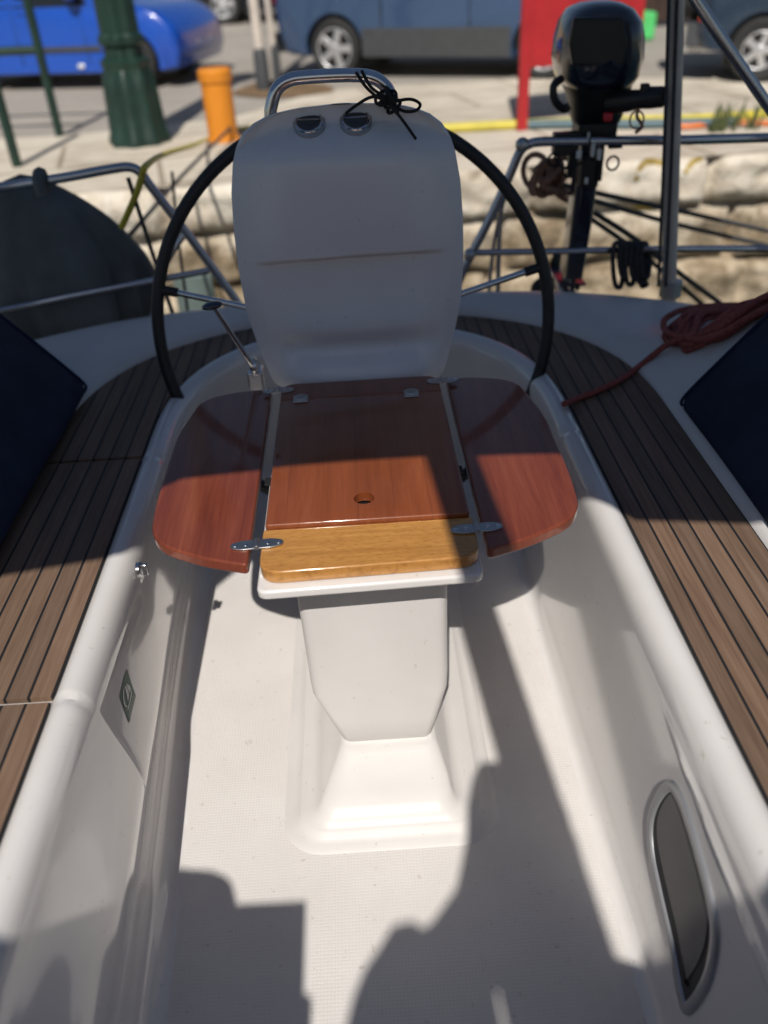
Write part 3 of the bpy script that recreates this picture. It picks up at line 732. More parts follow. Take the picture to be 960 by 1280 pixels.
# ================================================================== OUTBOARD MOTOR
ob = thing('outboard_motor', 'black outboard motor clamped upright on the stern rail', 'outboard motor', at(722, 362, Y=2.83))
OY = 2.86
c0 = at(747, 70, Y=OY)
def oring(pxl, pxr, py, dep, e=2.6, sh=0):
    a_, b_ = at(pxl, py, Y=OY), at(pxr, py, Y=OY); w = (b_.x-a_.x)/2; cxx = (a_.x+b_.x)/2; out = []
    for k in range(40):
        t = 2*math.pi*k/40; c, s = math.cos(t), math.sin(t)
        out.append((cxx+w*math.copysign(abs(c)**(2/e), c), OY+sh+dep*math.copysign(abs(s)**(2/e), s), (a_.z+b_.z)/2))
    return out
bm = bmesh.new()
loft(bm, [oring(704, 786, 104, .135), oring(696, 794, 92, .155), oring(693, 798, 70, .17), oring(696, 799, 45, .17), oring(702, 796, 25, .165), oring(712, 786, 10, .145), oring(726, 772, 2, .10), oring(740, 760, -1, .03)])
cw = obj('cowl', bm, M['cowl'], ob, auto=60)
bm = bmesh.new(); P = [at(718, 22, Y=OY-.172), at(780, 22, Y=OY-.172), at(784, 55, Y=OY-.178), at(780, 82, Y=OY-.168), at(716, 82, Y=OY-.168), at(712, 55, Y=OY-.178)]
loft(bm, [[p for p in P], [p+Vector((0, .03, 0)) for p in P]]); obj('front_panel', bm, M['black'], cw, bevel=.006)
bm = bmesh.new(); loft(bm, [oring(718, 770, 158, .05), oring(714, 776, 145, .07), oring(710, 782, 118, .11), oring(704, 786, 104, .13)]); obj('lower_cowl', bm, M['black'], ob, auto=50)
bm = bmesh.new(); tube(bm, spline([at(702, 98, Y=OY-.1), at(692, 108, Y=OY-.12), at(694, 126, Y=OY-.12), at(704, 136, Y=OY-.1), at(712, 132, Y=OY-.1)], 6), .012, 10); obj('carry_handle', bm, M['black'], ob)
bm = bmesh.new(); tube(bm, [at(765, 128, Y=OY-.1), at(786, 126, Y=OY-.16), at(800, 124, Y=OY-.2), at(812, 122, Y=OY-.22), at(829, 121, Y=OY-.24), at(832, 121, Y=OY-.245)], [.034, .030, .026, .030, .028, .015], 14); ti = obj('tiller', bm, M['black'], ob)
bm = bmesh.new(); box(bm, tuple(at(806, 110, Y=OY-.22)-Vector((.012, .01, .012))), tuple(at(806, 110, Y=OY-.22)+Vector((.012, .01, .012)))); obj('switch', bm, M['black'], ti, bevel=.003)
bm = bmesh.new(); ring(bm, at(796, 150, Y=OY-.2), (.3, -1, .2), .024, .0028, 20); tube(bm, spline([at(800, 132, Y=OY-.21), at(796, 145, Y=OY-.21), at(803, 158, Y=OY-.21), at(794, 166, Y=OY-.21)], 5), .005, 8); obj('kill_cord', bm, M['brownrope'], ti)
bm = bmesh.new()
def pxbox(x0, y0, x1, y1, Y, d):
    a_, b_ = at(x0, y1, Y=Y), at(x1, y0, Y=Y); box(bm, (min(a_.x, b_.x), Y-d/2, a_.z), (max(a_.x, b_.x), Y+d/2, b_.z))
pxbox(690, 164, 724, 194, OY-.12, .04); pxbox(718, 150, 768, 172, OY-.04, .09); pxbox(708, 172, 722, 222, OY-.12, .03); pxbox(745, 172, 756, 226, OY-.12, .03); pxbox(722, 196, 748, 232, OY-.09, .06); pxbox(760, 180, 778, 186, OY-.12, .02)
obj('clamp_bracket', bm, M['black'], ob, bevel=.004)
for (x0, y0, x1, y1) in ((738, 178, 744, 196), (746, 186, 752, 200), (720, 188, 727, 198), (734, 165, 737, 180), (731, 222, 735, 230)):
    bm = bmesh.new(); pxbox(x0, y0, x1, y1, OY-.155, .012); obj('fitting', bm, M['white'], ob, bevel=.002)
bm = bmesh.new()
for px, py, r_ in ((692, 200, .018), (766, 204, .02), (710, 214, .014)): ring(bm, at(px, py, Y=OY-.15), (.2, -1, .1), r_, .0035, 18)
tube(bm, spline([at(692, 196, Y=OY-.15), at(705, 210, Y=OY-.16), at(720, 206, Y=OY-.16), at(735, 196, Y=OY-.17), at(737, 160, Y=OY-.15)], 6), .004, 8)
obj('cable', bm, M['blackcord'], ob)
bm = bmesh.new(); p = at(760, 146, Y=OY-.13); box(bm, tuple(p-Vector((.012, .01, .012))), tuple(p+Vector((.012, .01, .012)))); obj('fuel_tap', bm, M['pinkred'], ob, bevel=.003)
bm = bmesh.new(); A, B = at(737, 175, Y=OY), at(716, 335, Y=OY)
loft(bm, [rrect(B.x-.036, B.x+.026, OY-.06, OY+.06, .02, B.z-.02), rrect(lerp(A.x, B.x, .6)-.036, lerp(A.x, B.x, .6)+.036, OY-.05, OY+.05, .02, lerp(A.z, B.z, .6)), rrect(A.x-.036, A.x+.036, OY-.045, OY+.045, .02, A.z)]); obj('leg', bm, M['cowl'], ob)
bm = bmesh.new(); ellipsoid(bm, (B.x-.01, OY+.02, B.z-.10), (.035, .16, .035)); box(bm, (B.x-.018, OY-.06, B.z-.28), (B.x-.002, OY+.07, B.z-.0)); box(bm, (B.x-.055, OY-.05, B.z-.05), (B.x+.04, OY+.16, B.z-.04)); gc = obj('gearcase', bm, M['cowl'], ob, bevel=.004)
bm = bmesh.new()
for k in range(3):
    m_ = Matrix.Translation((B.x-.01, OY+.19, B.z-.10)) @ Matrix.Rotation(k*2*math.pi/3, 4, 'Y') @ Matrix.Translation((0, 0, .055)) @ Matrix.Rotation(R(28), 4, 'Z')
    res = bmesh.ops.create_uvsphere(bm, u_segments=12, v_segments=8, radius=1)
    for v in res['verts']: v.co = m_ @ Vector((v.co.x*.035, v.co.y*.006, v.co.z*.05))
obj('propeller', bm, M['black'], gc)

# ================================================================== ROPES BETWEEN STERN AND QUAY
QZ = .31; QY = 5.05
bc = thing('rope_bundle', 'bunched brown rope hanging behind the outboard leg at the stern', 'rope', at(682, 230, Y=3.0))
bm = bmesh.new(); rnd = random.Random(9)
for k in range(11):
    ring(bm, at(683+rnd.uniform(-13, 13), 226+rnd.uniform(-13, 13), Y=3.0+rnd.uniform(-.05, .05)), (rnd.uniform(-1, 1), rnd.uniform(-1, 1), rnd.uniform(-1, 1)), rnd.uniform(.025, .06), .010, 16)
obj('coil', bm, M['brownrope'], bc)
bm = bmesh.new(); tube(bm, spline([at(684, 232, Y=3.0), at(700, 245, Y=3.0), at(716, 258, Y=2.98), at(722, 300, Y=2.95)], 6), .010, 8); obj('tail', bm, M['brownrope'], bc)
def mooring(pts, r, label, m='greyrope'):
    o = tubeobj('mooring_line', [at(x, y, Y=Y) for x, y, Y in pts], r, M[m], None, 8, 8); tag(o, label, 'mooring line'); return o
mooring([(690, 228, 3.0), (740, 240, 3.2), (850, 264, 3.5), (1010, 300, 3.9)], .010, 'upper dark mooring line sagging from brown rope bundle past the tall pole')
mooring([(700, 238, 3.0), (760, 256, 3.2), (860, 284, 3.5), (1010, 318, 3.9)], .010, 'second dark mooring line just below the upper one by the tall pole')
mooring([(716, 250, 3.0), (790, 296, 3.05), (850, 342, 3.1), (915, 390, 3.15)], .010, 'steeper dark mooring line running down behind the lower rail to the coaming')
mooring([(722, 262, 3.0), (780, 302, 3.05), (830, 340, 3.1), (895, 395, 3.15)], .009, 'lower dark line lying just under the steeper mooring line')
mooring([(160, 222, 2.75), (195, 330, 2.72), (222, 410, 2.70)], .007, 'slim dark line dropping from the bend of the left rail', 'greyrope')
mooring([(215, 215, 3.6), (222, 290, 3.4), (236, 400, 3.2)], .006, 'slim upright grey line between left rail and wheel rim', 'greyrope')
mooring([(288, 160, 6.3), (232, 215, 5.0), (170, 285, 3.6), (130, 330, 2.9)], .010, 'long grey mooring line slanting from the orange bollard to the boat', 'greyrope')
hc = thing('hanging_rope', 'dark grey rope hung in loops on the lower stern rail', 'rope', at(790, 312, Y=RY), None)
bm = bmesh.new(); rnd = random.Random(2)
for k, x in enumerate((768, 776, 783, 790, 797, 803)):
    x2 = x+rnd.uniform(4, 9); yb = 350+rnd.uniform(-8, 6)
    tube(bm, spline([at(x, 306, Y=RY-.02), at(x-2, 325, Y=RY-.03), at(x+1, yb, Y=RY-.03), at(x2, yb+1, Y=RY-.03), at(x2+2, 325, Y=RY+.02), at(x2-2, 306, Y=RY+.02)], 6, True), .0085, 8, True)
obj('loops', bm, M['greyrope'], hc)
fb_ = tag(tubeobj('dark_fender_line', [at(808, 312, Y=RY+.03), at(806, 330, Y=RY+.03), at(802, 345, Y=RY+.03), at(806, 358, Y=RY+.03)], .016, M['blackcord'], None), 'short thick black line hanging right of the looped grey rope', 'line')

# ================================================================== QUAY
def struct(o): o['kind'] = 'structure'; return o
bm = bmesh.new(); box(bm, (-60, -40, -.75), (60, QY+.3, -.62)); struct(obj('water', bm, M['water']))
bm = bmesh.new(); pts = [(-60, 8.6), (-8, 7.6), (-2.2, 6.9), (-.9, 7.3), (-.2, 8.5), (1.6, 8.5), (3, 8.0), (8, 6.9), (60, 6.9), (60, QY+.02), (-60, QY+.02)]
bm.faces.new([bm.verts.new((x, y, QZ)) for x, y in pts]); struct(obj('pavement', bm, M['slab']))
bm = bmesh.new(); bm.faces.new([bm.verts.new(p) for p in ((-300, QY+.3, QZ-.006), (300, QY+.3, QZ-.006), (300, 400, QZ-.006), (-300, 400, QZ-.006))]); struct(obj('road', bm, M['asphalt']))
# wall of rough limestone blocks
bm = bmesh.new(); nx, nz = 420, 40; X0, X1, Z0, Z1 = -7., 7., -.85, QZ
def course(z): return 0 if z > .02 else (1 if z > -.30 else 2)
rows = []
for j in range(nz+1):
    z = lerp(Z1, Z0, j/nz); row = []
    for i in range(nx+1):
        x = lerp(X0, X1, i/nx); zz = z+.05*noise.noise(Vector((x*.9, 3, 0)))
        c = course(zz); zb2 = (.02, -.30, -.9)[c]; zt2 = (QZ, .02, -.30)[c]
        L = 1.05+.3*c; off = c*.43; u = (x+off+.15*noise.noise(Vector((x*.5, c*7., 2))))/L; fu = u-math.floor(u); k = math.floor(u)
        eu = min(fu, 1-fu)*L; ez = min(zz-zb2, (zt2-zz) if c else .5)
        e = clamp(min(eu, ez)/.065)
        d = -.13*(1-e)**2 + .05*noise.noise(Vector((k*3.1, c*5.7, 1))) + .045*noise.fractal(Vector((x*2.3, z*3.5, 5)), .8, 2., 4) + .022*noise.noise(Vector((x*9, z*12, 7)))
        d -= .04*(1-clamp((QZ-z)/.06))**2
        row.append(bm.verts.new((x, QY-d-.02, z)))
    rows.append(row)
for A, B in zip(rows, rows[1:]):
    for k in range(nx): bm.faces.new((A[k], B[k], B[k+1], A[k+1]))
back = [bm.verts.new((v.co.x, QY+.35, QZ-.002)) for v in rows[0]]
for k in range(nx): bm.faces.new((rows[0][k], rows[0][k+1], back[k+1], back[k]))
qw = thing('quay_wall', 'rough pale limestone block wall of the quay below the pavement', 'wall', (0, QY, Z0))
obj('stonework', bm, M['stone'], qw, auto=0)
_wm = bpy.data.objects['stonework'].data; _wb = BVHTree.FromPolygons([v.co.copy() for v in _wm.vertices], [tuple(p.vertices) for p in _wm.polygons])
def wall_at(x, y):
    d = (at(x, y, Y=QY)-CAM).normalized(); h = _wb.ray_cast(CAM, d); return h[0]+Vector((0, -.006, 0))
def paint(L, w=.014):
    bm = bmesh.new(); P = spline([wall_at(x, y) for x, y in L], 6); rows = []
    for i, p in enumerate(P):
        t = (P[min(i+1, len(P)-1)]-P[max(i-1, 0)]).normalized(); n = Vector((-t.z, 0, t.x))*w*(1+.4*noise.noise(p*9)); rows.append([bm.verts.new(p+n+Vector((0, dy, 0))) for dy in (0, .05)]+[bm.verts.new(p-n+Vector((0, dy, 0))) for dy in (.05, 0)])
    for A, B in zip(rows, rows[1:]):
        for k in range(4): bm.faces.new((A[k], A[(k+1) % 4], B[(k+1) % 4], B[k]))
    obj('paint_mark', bm, M['ochre'], qw)
paint([(795, 226), (800, 210), (812, 203), (828, 205)]); paint([(856, 216), (866, 203), (878, 200)], .018); paint([(782, 262), (798, 258), (815, 262)], .020)
# board on the wall behind the wheel
bm = bmesh.new(); a_, b_ = at(226, 398, Y=4.75), at(264, 342, Y=4.75); box(bm, (a_.x, 4.72, a_.z), (b_.x, 4.80, b_.z)); o = obj('fender_board', bm, M['grey'], None, bevel=.01); tag(o, 'small grey green board standing low against the quay wall', 'board')

def hose(name, L, r, m, label, z=None):
    o = tubeobj(name, [at(x, y, Z=(z if z is not None else QZ+r)) if Y is None else at(x, y, Y=Y) for x, y, Y in L], r, M[m], None, 8, 8); tag(o, label, 'hose'); return o
hose('yellow_hose', [(152, 284, 2.80), (162, 262, 2.76), (172, 238, 2.72), (178, 218, 2.705), (184, 206, 2.75), (205, 193, 3.6), (240, 182, 4.9), (262, 173, None), (300, 160, None), (360, 156, None)], .0105, 'yellow', 'yellow hose looped over the left rail and leading to the orange bollard')
hose('yellow_hose', [(520, 162, None), (580, 159, None), (640, 156, None), (720, 153, None), (800, 150, None), (880, 148, None), (970, 141, None)], .03, 'yellow', 'yellow hose lying along the quay pavement past the red sign')
hose('orange_hose', [(770, 152, None), (815, 155, None), (860, 158, None), (910, 153, None), (970, 155, None)], .018, 'orangehose', 'thin orange hose on the pavement beside the yellow one')
hose('blue_grey_hose', [(660, 156, None), (700, 155, None), (780, 155, None), (850, 154, None), (920, 152, None)], .03, 'bluehose', 'thick blue grey hose on the pavement starting at the red sign')

# lamp post
lb = at(176, 178, Z=QZ); lp_ = thing('lamp_post', 'dark green cast iron lamp post with flared base', 'lamp post', (lb.x, lb.y, QZ))
def octo(r, z, n=16, fl=.06): return [(lb.x+r*(1+fl*math.cos(8*a))*math.cos(a), lb.y+r*(1+fl*math.cos(8*a))*math.sin(a), QZ+z) for a in [2*math.pi*k/64 for k in range(64)]]
bm = bmesh.new(); loft(bm, [octo(r, z) for r, z in ((.205, 0), (.205, .04), (.19, .07), (.178, .30), (.17, .42), (.15, .47), (.158, .49), (.158, .52), (.13, .54))]); obj('base', bm, M['green'], lp_, auto=40)
bm = bmesh.new(); loft(bm, [octo(r, z) for r, z in ((.125, .54), (.12, .60), (.145, .62), (.145, .66), (.125, .68), (.118, 1.3), (.08, 2.0), (.07, 3.2))]); obj('shaft', bm, M['green'], lp_, auto=40)
bm = bmesh.new(); loft(bm, [octo(r, z, fl=0) for r, z in ((.06, 3.2), (.12, 3.3), (.2, 3.7), (.22, 3.72), (.1, 3.9), (.03, 4.0))]); obj('lantern', bm, M['green'], lp_)
# orange bollard
p = (at(262, 176, Z=QZ)+at(298, 174, Z=QZ))/2; bo = thing('bollard', 'short round orange bollard with a flat capped top', 'bollard', (p.x, p.y, QZ))
def cyl(c, prof, m, name, parent, seg=32):
    bm = bmesh.new(); loft(bm, [[(c[0]+r*math.cos(2*math.pi*k/seg), c[1]+r*math.sin(2*math.pi*k/seg), c[2]+z) for k in range(seg)] for r, z in prof]); return obj(name, bm, m, parent, auto=35)
cyl((p.x, p.y, QZ), [(.115, 0), (.115, .02), (.103, .03), (.103, .375)], M['orange'], 'post', bo); cyl((p.x, p.y, QZ), [(.112, .37), (.115, .385), (.115, .435), (.10, .45), (.02, .458)], M['orange'], 'cap', bo)
# green railing at far left
p1, p2 = at(75, 170, Z=QZ), at(22, 208, Z=QZ)
gf = thing('green_railing', 'dark green tubular railing standing on the quay at the far left', 'railing', (p1.x, p1.y, QZ))
dirv = Vector((p2.x-p1.x, p2.y-p1.y, 0)).normalized()
ps = [Vector((p1.x, p1.y, QZ)), Vector((p2.x, p2.y, QZ))]
tops = [q+Vector((0, 0, 1.15)) for q in ps]
for q in ps: bm = bmesh.new(); tube(bm, [q, q+Vector((0, 0, 1.15))], .032, 14); obj('post', bm, M['green'], gf)
mid = at(54, 62, Y=p1.y)
for zz, rr2 in ((mid.z, .03), (QZ+1.15, .032)):
    bm = bmesh.new(); tube(bm, [Vector((p1.x, p1.y, zz)), Vector((p1.x, p1.y, zz))-Vector((1, -.12, 0))*2.2], rr2, 12); obj('rail', bm, M['green'], gf)
# red sign on two legs
s1, s2 = at(652, 163, Z=QZ), at(762, 150, Z=QZ)
ang = math.atan2(s2.y-s1.y, s2.x-s1.x); sg = thing('red_sign', 'red painted board on two legs standing at the quay edge', 'sign', (s1.x, s1.y, QZ))
Rm = Matrix.Translation((s1.x, s1.y, QZ)) @ Matrix.Rotation(ang, 4, 'Z'); L_ = (Vector((s2.x, s2.y))-Vector((s1.x, s1.y))).length
for x in (0, L_): bm = bmesh.new(); box(bm, (x-.035, -.02, 0), (x+.035, .02, 1.5), Rm); obj('leg', bm, M['red'], sg, bevel=.006)
bm = bmesh.new(); box(bm, (.01, .021, .37), (L_+.20, .06, 1.5), Rm); obj('panel', bm, M['red'], sg, bevel=.006)
bm = bmesh.new(); disc(bm, Rm @ Vector((.12, .0, .83)), (0, -1, 0), .022, .006, 16); obj('bolt', bm, M['dullsteel'], sg)
# two slim poles with a patch of soil
q1, q2 = at(330, 112, Z=QZ), at(348, 105, Z=QZ)
for q, r_, lab, lean in ((q1, .045, 'thick brownish street pole, dark at its foot, behind the orange bollard', -.02), (q2, .028, 'thinner grey street pole just right of the thick one', -.10)):
    th = thing('street_pole', lab, 'pole', (q.x, q.y, QZ)); bm = bmesh.new(); tube(bm, [q, q+Vector((lean, 0, 2.6))], r_, 14); obj('tube', bm, M['pole'], th)
    cyl((q.x, q.y, QZ), [(r_*1.5, 0), (r_*1.4, .30), (r_*1.02, .34)], M['trim'], 'foot', th, 16)
bm = bmesh.new(); qs = [at(x, y, Z=QZ+.004) for x, y in ((292, 118), (310, 106), (345, 100), (400, 104), (418, 112), (400, 117), (350, 122))]; bm.faces.new([bm.verts.new(q) for q in spline(qs, 5, True)]); o = obj('soil', bm, M['dirt']); o['kind'] = 'structure'
# weed tuft on the quay edge
wd = at(915, 163, Z=QZ); bm = bmesh.new(); rnd = random.Random(4)
for k in range(46):
    b0 = wd+Vector((rnd.uniform(-.16, .16), rnd.uniform(-.05, .05), 0)); h = rnd.uniform(.05, .20); dx, dy = rnd.uniform(-.08, .08), rnd.uniform(-.06, .06); w = .006
    a1 = b0+Vector((dx*.4, dy*.4, h*.6)); a2 = b0+Vector((dx, dy, h))
    v = [bm.verts.new(p) for p in (b0-Vector((w, 0, 0)), b0+Vector((w, 0, 0)), a1+Vector((w*1.4, 0, 0)), a2, a1-Vector((w*1.4, 0, 0)))]; bm.faces.new(v)
o = obj('weed_tuft', bm, M['weed']); tag(o, 'straggly green weed tuft growing on the quay edge', 'weed')
# low green kerb in the distance, masonry far behind
g1, g2 = at(758, 54, Z=QZ), at(818, 50, Z=QZ); bm = bmesh.new(); d = (g2-g1).normalized(); mt = Matrix.Translation(g1) @ Matrix.Rotation(math.atan2(d.y, d.x), 4, 'Z'); box(bm, (0, 0, 0), ((g2-g1).length, .4, .28), mt); o = obj('green_kerb', bm, M['paintgreen'], None, bevel=.03); tag(o, 'low bright green painted kerb block across the road', 'kerb')
fw = thing('masonry_wall', 'ochre stone wall on the far side of the road', 'wall', (0, 24, QZ))
bm = bmesh.new(); box(bm, (-20, 23.5, QZ-.1), (14, 24.1, QZ+3.2), Matrix.Rotation(R(-4), 4, 'Z')); obj('stonework', bm, M['farwall'], fw)
bm = bmesh.new(); box(bm, (-20.1, 23.4, QZ+3.2), (14.1, 24.2, QZ+3.35), Matrix.Rotation(R(-4), 4, 'Z')); obj('coping', bm, M['farwall'], fw)
tb = at(800, 34, Z=QZ); th = thing('timber_gate', 'dark brown wooden gate in the distance right of the red sign', 'gate', (tb.x, tb.y, QZ))
bm = bmesh.new()
for k in range(8): box(bm, (tb.x-.8+k*.2, tb.y, QZ+.05), (tb.x-.61+k*.2, tb.y+.05, QZ+1.9))
obj('boards', bm, simple('dark_timber', (.035, .018, .012), .8, 0, .3, 8), th)
bm = bmesh.new(); box(bm, (tb.x-.85, tb.y+.052, QZ+.3), (tb.x+.85, tb.y+.09, QZ+.42)); box(bm, (tb.x-.85, tb.y+.052, QZ+1.5), (tb.x+.85, tb.y+.09, QZ+1.62)); box(bm, (tb.x-.95, tb.y-.02, QZ), (tb.x-.82, tb.y+.12, QZ+2.1)); box(bm, (tb.x+.82, tb.y-.02, QZ), (tb.x+.95, tb.y+.12, QZ+2.1)); obj('frame', bm, M['dirt'], th)

# ================================================================== CARS
def make_car(name, label, ref, refx, ang, prof, belt, wheels, wr, width, paint, windows, lower, extras, scale=1., rr_=.62):
    """ref = ground contact of the near wheel at local x=refx; local +x = along the car, near side = -y"""
    root = thing(name, label, 'car', (0, 0, 0), 'cars parked across the quay')
    ztop = max(p[1] for p in prof)
    def side(z): return width/2*(1-.20*clamp((z-belt)/(ztop-belt))-.03*clamp((.5-z)/.4))
    P = [(p.x, p.y) for p in spline([(x, z, 0) for x, z in prof], 4, True)]
    cx = sum(p[0] for p in P)/len(P); cz = belt*.75
    bm = bmesh.new(); rings = []
    for f, sc in ((-1, .955), (-.985, .975), (-.95, .99), (-.8, 1), (0, 1.012), (.8, 1), (.95, .99), (.985, .975), (1, .955)):
        rings.append([(cx+(x-cx)*sc, f*side(z), cz+(z-cz)*(sc if abs(f) > .9 else 1)) for x, z in P])
    loft(bm, rings); body = obj('body', bm, paint, root, auto=30)
    cutters = []
    for x in wheels:
        for s in (-1, 1):
            b2 = bmesh.new(); disc(b2, (x, s*(width/2-.24), wr), (0, s, 0), wr+.055, .5, 36); cutters.append(obj('arch', b2, M['black']))
    cut(body, cutters)
    for x in wheels: bm = bmesh.new(); box(bm, (x-wr-.06, -width/2+.25, .14), (x+wr+.06, width/2-.25, wr*2.1)); obj('wheel_well', bm, M['black'], root)
    for x in wheels:
        for s in (-1, 1):
            yw = s*(width/2-.02); bm = bmesh.new(); seg = 40; rg = []
            for rr3, yy in ((wr*rr_, -.0), (wr*(rr_+.04), .012), (wr*.9, .018), (wr*.985, -.005), (wr, -.05), (wr, -.15), (wr*.9, -.19), (wr*.5, -.19)):
                rg.append([(x+rr3*math.cos(2*math.pi*k/seg), yw+s*yy, wr+rr3*math.sin(2*math.pi*k/seg)) for k in range(seg)])
            loft(bm, rg, cap=False); w_ = obj('wheel', bm, M['tyre'], root)
            bm = bmesh.new(); ring(bm, (x, yw-s*.002, wr), (0, 1, 0), wr*(rr_+.01), .014, 36); disc(bm, (x, yw-s*.01, wr), (0, s, 0), wr*.16, .012, 20, .008)
            for k in range(5):
                m_ = Matrix.Translation((x, yw-s*.008, wr)) @ Matrix.Rotation(k*2*math.pi/5+.3, 4, 'Y')
                vs = box(bm, (-.038, -.01, wr*.12), (.038, .01, wr*(rr_+.01)), m_)
            obj('rim', bm, M['alloy'], w_, bevel=.004)
            bm = bmesh.new(); disc(bm, (x, yw-s*.05, wr), (0, s, 0), wr*(rr_+.01), .01, 32); obj('brake_shade', bm, M['black'], w_)
    def panel(nm, poly, m, off=.006, th=.02, parent=root):
        o = None
        for s in (-1, 1):
            bm = bmesh.new()
            loft(bm, [[(x, s*(side(z)+off), z) for x, z in poly], [(x, s*(side(z)+off-th), z) for x, z in poly]]); o = obj(nm, bm, m, parent, bevel=.003)
        return o
    for wpoly in windows: panel('side_window', wpoly, M['glass'], .004, .03)
    for nm, poly, m in lower: panel(nm, poly, m, .012 if nm != 'door_seam' else .003, .03)
    for nm, kind, prm, m in extras:
        bm = bmesh.new()
        if kind == 'e': ellipsoid(bm, *prm)
        elif kind == 'b': box(bm, *prm)
        elif kind == 'd': disc(bm, *prm)
        obj(nm, bm, m, root, bevel=.004 if kind == 'b' else 0)
    m_ = Matrix.Rotation(ang, 3, 'Z'); o = m_ @ Vector((refx, -width/2, 0))*scale
    root.location = Vector((ref.x, ref.y, QZ))-o; root.rotation_euler = (0, 0, ang); root.scale = (scale,)*3
    return root
hatch = [(-1.75, .30), (-1.80, .60), (-1.78, .92), (-1.70, 1.10), (-1.50, 1.42), (-1.2, 1.49), (-.3, 1.50), (.25, 1.40), (.75, 1.05), (1.05, .93), (1.45, .83), (1.68, .66), (1.74, .48), (1.72, .28), (1.5, .18), (0, .17), (-1.5, .18)]
w1 = [(-1.35, .92), (-1.25, 1.36), (-.42, 1.41), (-.40, .90)]; w2 = [(-.32, .90), (-.32, 1.41), (.18, 1.34), (.66, .95), (.66, .90)]
def seam(x, z0, z1): return ('door_seam', [(x-.006, z0), (x+.006, z0), (x+.006, z1), (x-.006, z1)], M['black'])
ref = at(172, 111, Z=QZ)
make_car('parked_car', 'bright blue hatchback parked behind the green lamp post', ref, 1.12, R(-14), hatch, .95, (-1.15, 1.12), .29, 1.62, M['carblue'], [w1, w2],
         [('side_strip', [(-.95, .42), (.75, .42), (.72, .48), (-.95, .48)], M['trim']), seam(-.36, .28, .95), seam(.55, .28, .92), ('door_handle', [(-.28, .83), (-.12, .83), (-.12, .86), (-.28, .86)], M['carblue'])],
         [('mirror', 'e', ((.52, -.90, 1.02), (.09, .10, .07)), M['carblue']), ('mirror', 'e', ((.52, .90, 1.02), (.09, .10, .07)), M['carblue']), ('headlight', 'e', ((1.47, -.60, .72), (.17, .14, .075), Matrix.Rotation(R(22), 3, 'Y')), M['lamp']), ('headlight', 'e', ((1.47, .60, .72), (.17, .14, .075), Matrix.Rotation(R(22), 3, 'Y')), M['lamp']), ('fog_lamp', 'e', ((.42, -.80, .26), (.05, .02, .03)), M['lamp']), ('number_plate', 'b', ((1.70, -.22, .36), (1.76, .22, .46)), M['white'])], .79, .58)
mpv = [(-1.72, .34), (-1.78, .60), (-1.76, 1.0), (-1.70, 1.5), (-1.55, 1.72), (-.8, 1.76), (.2, 1.72), (.65, 1.5), (1.0, 1.08), (1.5, .98), (1.72, .80), (1.76, .5), (1.72, .28), (1.5, .2), (0, .2), (-1.5, .22)]
ref = at(420, 98, Z=QZ)
mpv = [(x+.24 if x > .5 else x, z) for x, z in mpv]
make_car('parked_car', 'slate blue people carrier with grey sill parked beyond the pod and red sign', ref, -1.05, R(-24), mpv, 1.06, (-1.05, 1.37), .30, 1.62, M['carslate'], [[(-1.5, 1.1), (-1.45, 1.58), (-.55, 1.6), (-.5, 1.1)], [(-.42, 1.1), (-.42, 1.6), (.2, 1.57), (.75, 1.12)]],
         [('sill_panel', [(-.70, .22), (1.0, .22), (1.0, .50), (-.70, .50)], M['trim']), seam(-.46, .5, 1.06), seam(.55, .5, 1.04), ('door_handle', [(-.40, .93), (-.2, .93), (-.2, .97), (-.40, .97)], M['black']), ('indicator', [(1.30, .76), (1.38, .76), (1.38, .80), (1.30, .80)], M['lamp']), ('fuel_flap', [(-1.25, .85), (-1.1, .85), (-1.1, .99), (-1.25, .99)], M['carslate'])],
         [('tail_light', 'b', ((-1.80, -.78, .75), (-1.66, -.66, 1.15)), M['redlens']), ('tail_light', 'b', ((-1.80, .66, .75), (-1.66, .78, 1.15)), M['redlens']), ('mirror', 'e', ((.62, -.92, 1.14), (.08, .11, .09)), M['black']), ('mirror', 'e', ((.62, .92, 1.14), (.08, .11, .09)), M['black']), ('rear_bumper', 'b', ((-1.84, -.72, .26), (-1.66, .72, .46)), M['trim'])], .84, .68)
suv = [(-1.95, .45), (-1.98, .75), (-1.95, 1.05), (-1.85, 1.6), (-1.7, 1.76), (-.6, 1.8), (.3, 1.74), (.8, 1.2), (1.4, 1.1), (1.85, 1.0), (1.95, .7), (1.92, .4), (1.7, .3), (0, .3), (-1.7, .32)]
ref = at(942, 104, Z=QZ)
make_car('parked_car', 'dark navy off-road car with spare wheel and five spoke alloy wheel', ref, -1.25, R(-22), suv, 1.1, (-1.25, 1.35), .34, 1.72, M['carnavy'], [[(-1.7, 1.16), (-1.6, 1.62), (-.6, 1.65), (-.55, 1.16)], [(-.45, 1.16), (-.45, 1.65), (.25, 1.6), (.7, 1.2)]],
         [('sill_panel', [(-.82, .32), (.92, .32), (.92, .50), (-.82, .50)], M['trim']), seam(-.5, .5, 1.1)],
         [('rear_bumper', 'b', ((-2.10, -.80, .38), (-1.80, .80, .62)), M['trim']), ('reflector', 'b', ((-1.97, -.83, .64), (-1.84, -.79, .70)), M['redlens']), ('tail_light', 'b', ((-1.98, -.84, .98), (-1.86, -.70, 1.3)), M['redlens']), ('spare_wheel', 'd', ((-1.96, .0, .98), (-1, 0, 0), .36, .22, 32, .03), M['trim']), ('exhaust', 'b', ((-2.06, -.62, .30), (-1.9, -.55, .36)), M['alloy'])], .69, .56)
ref = at(300, 30, Z=QZ)
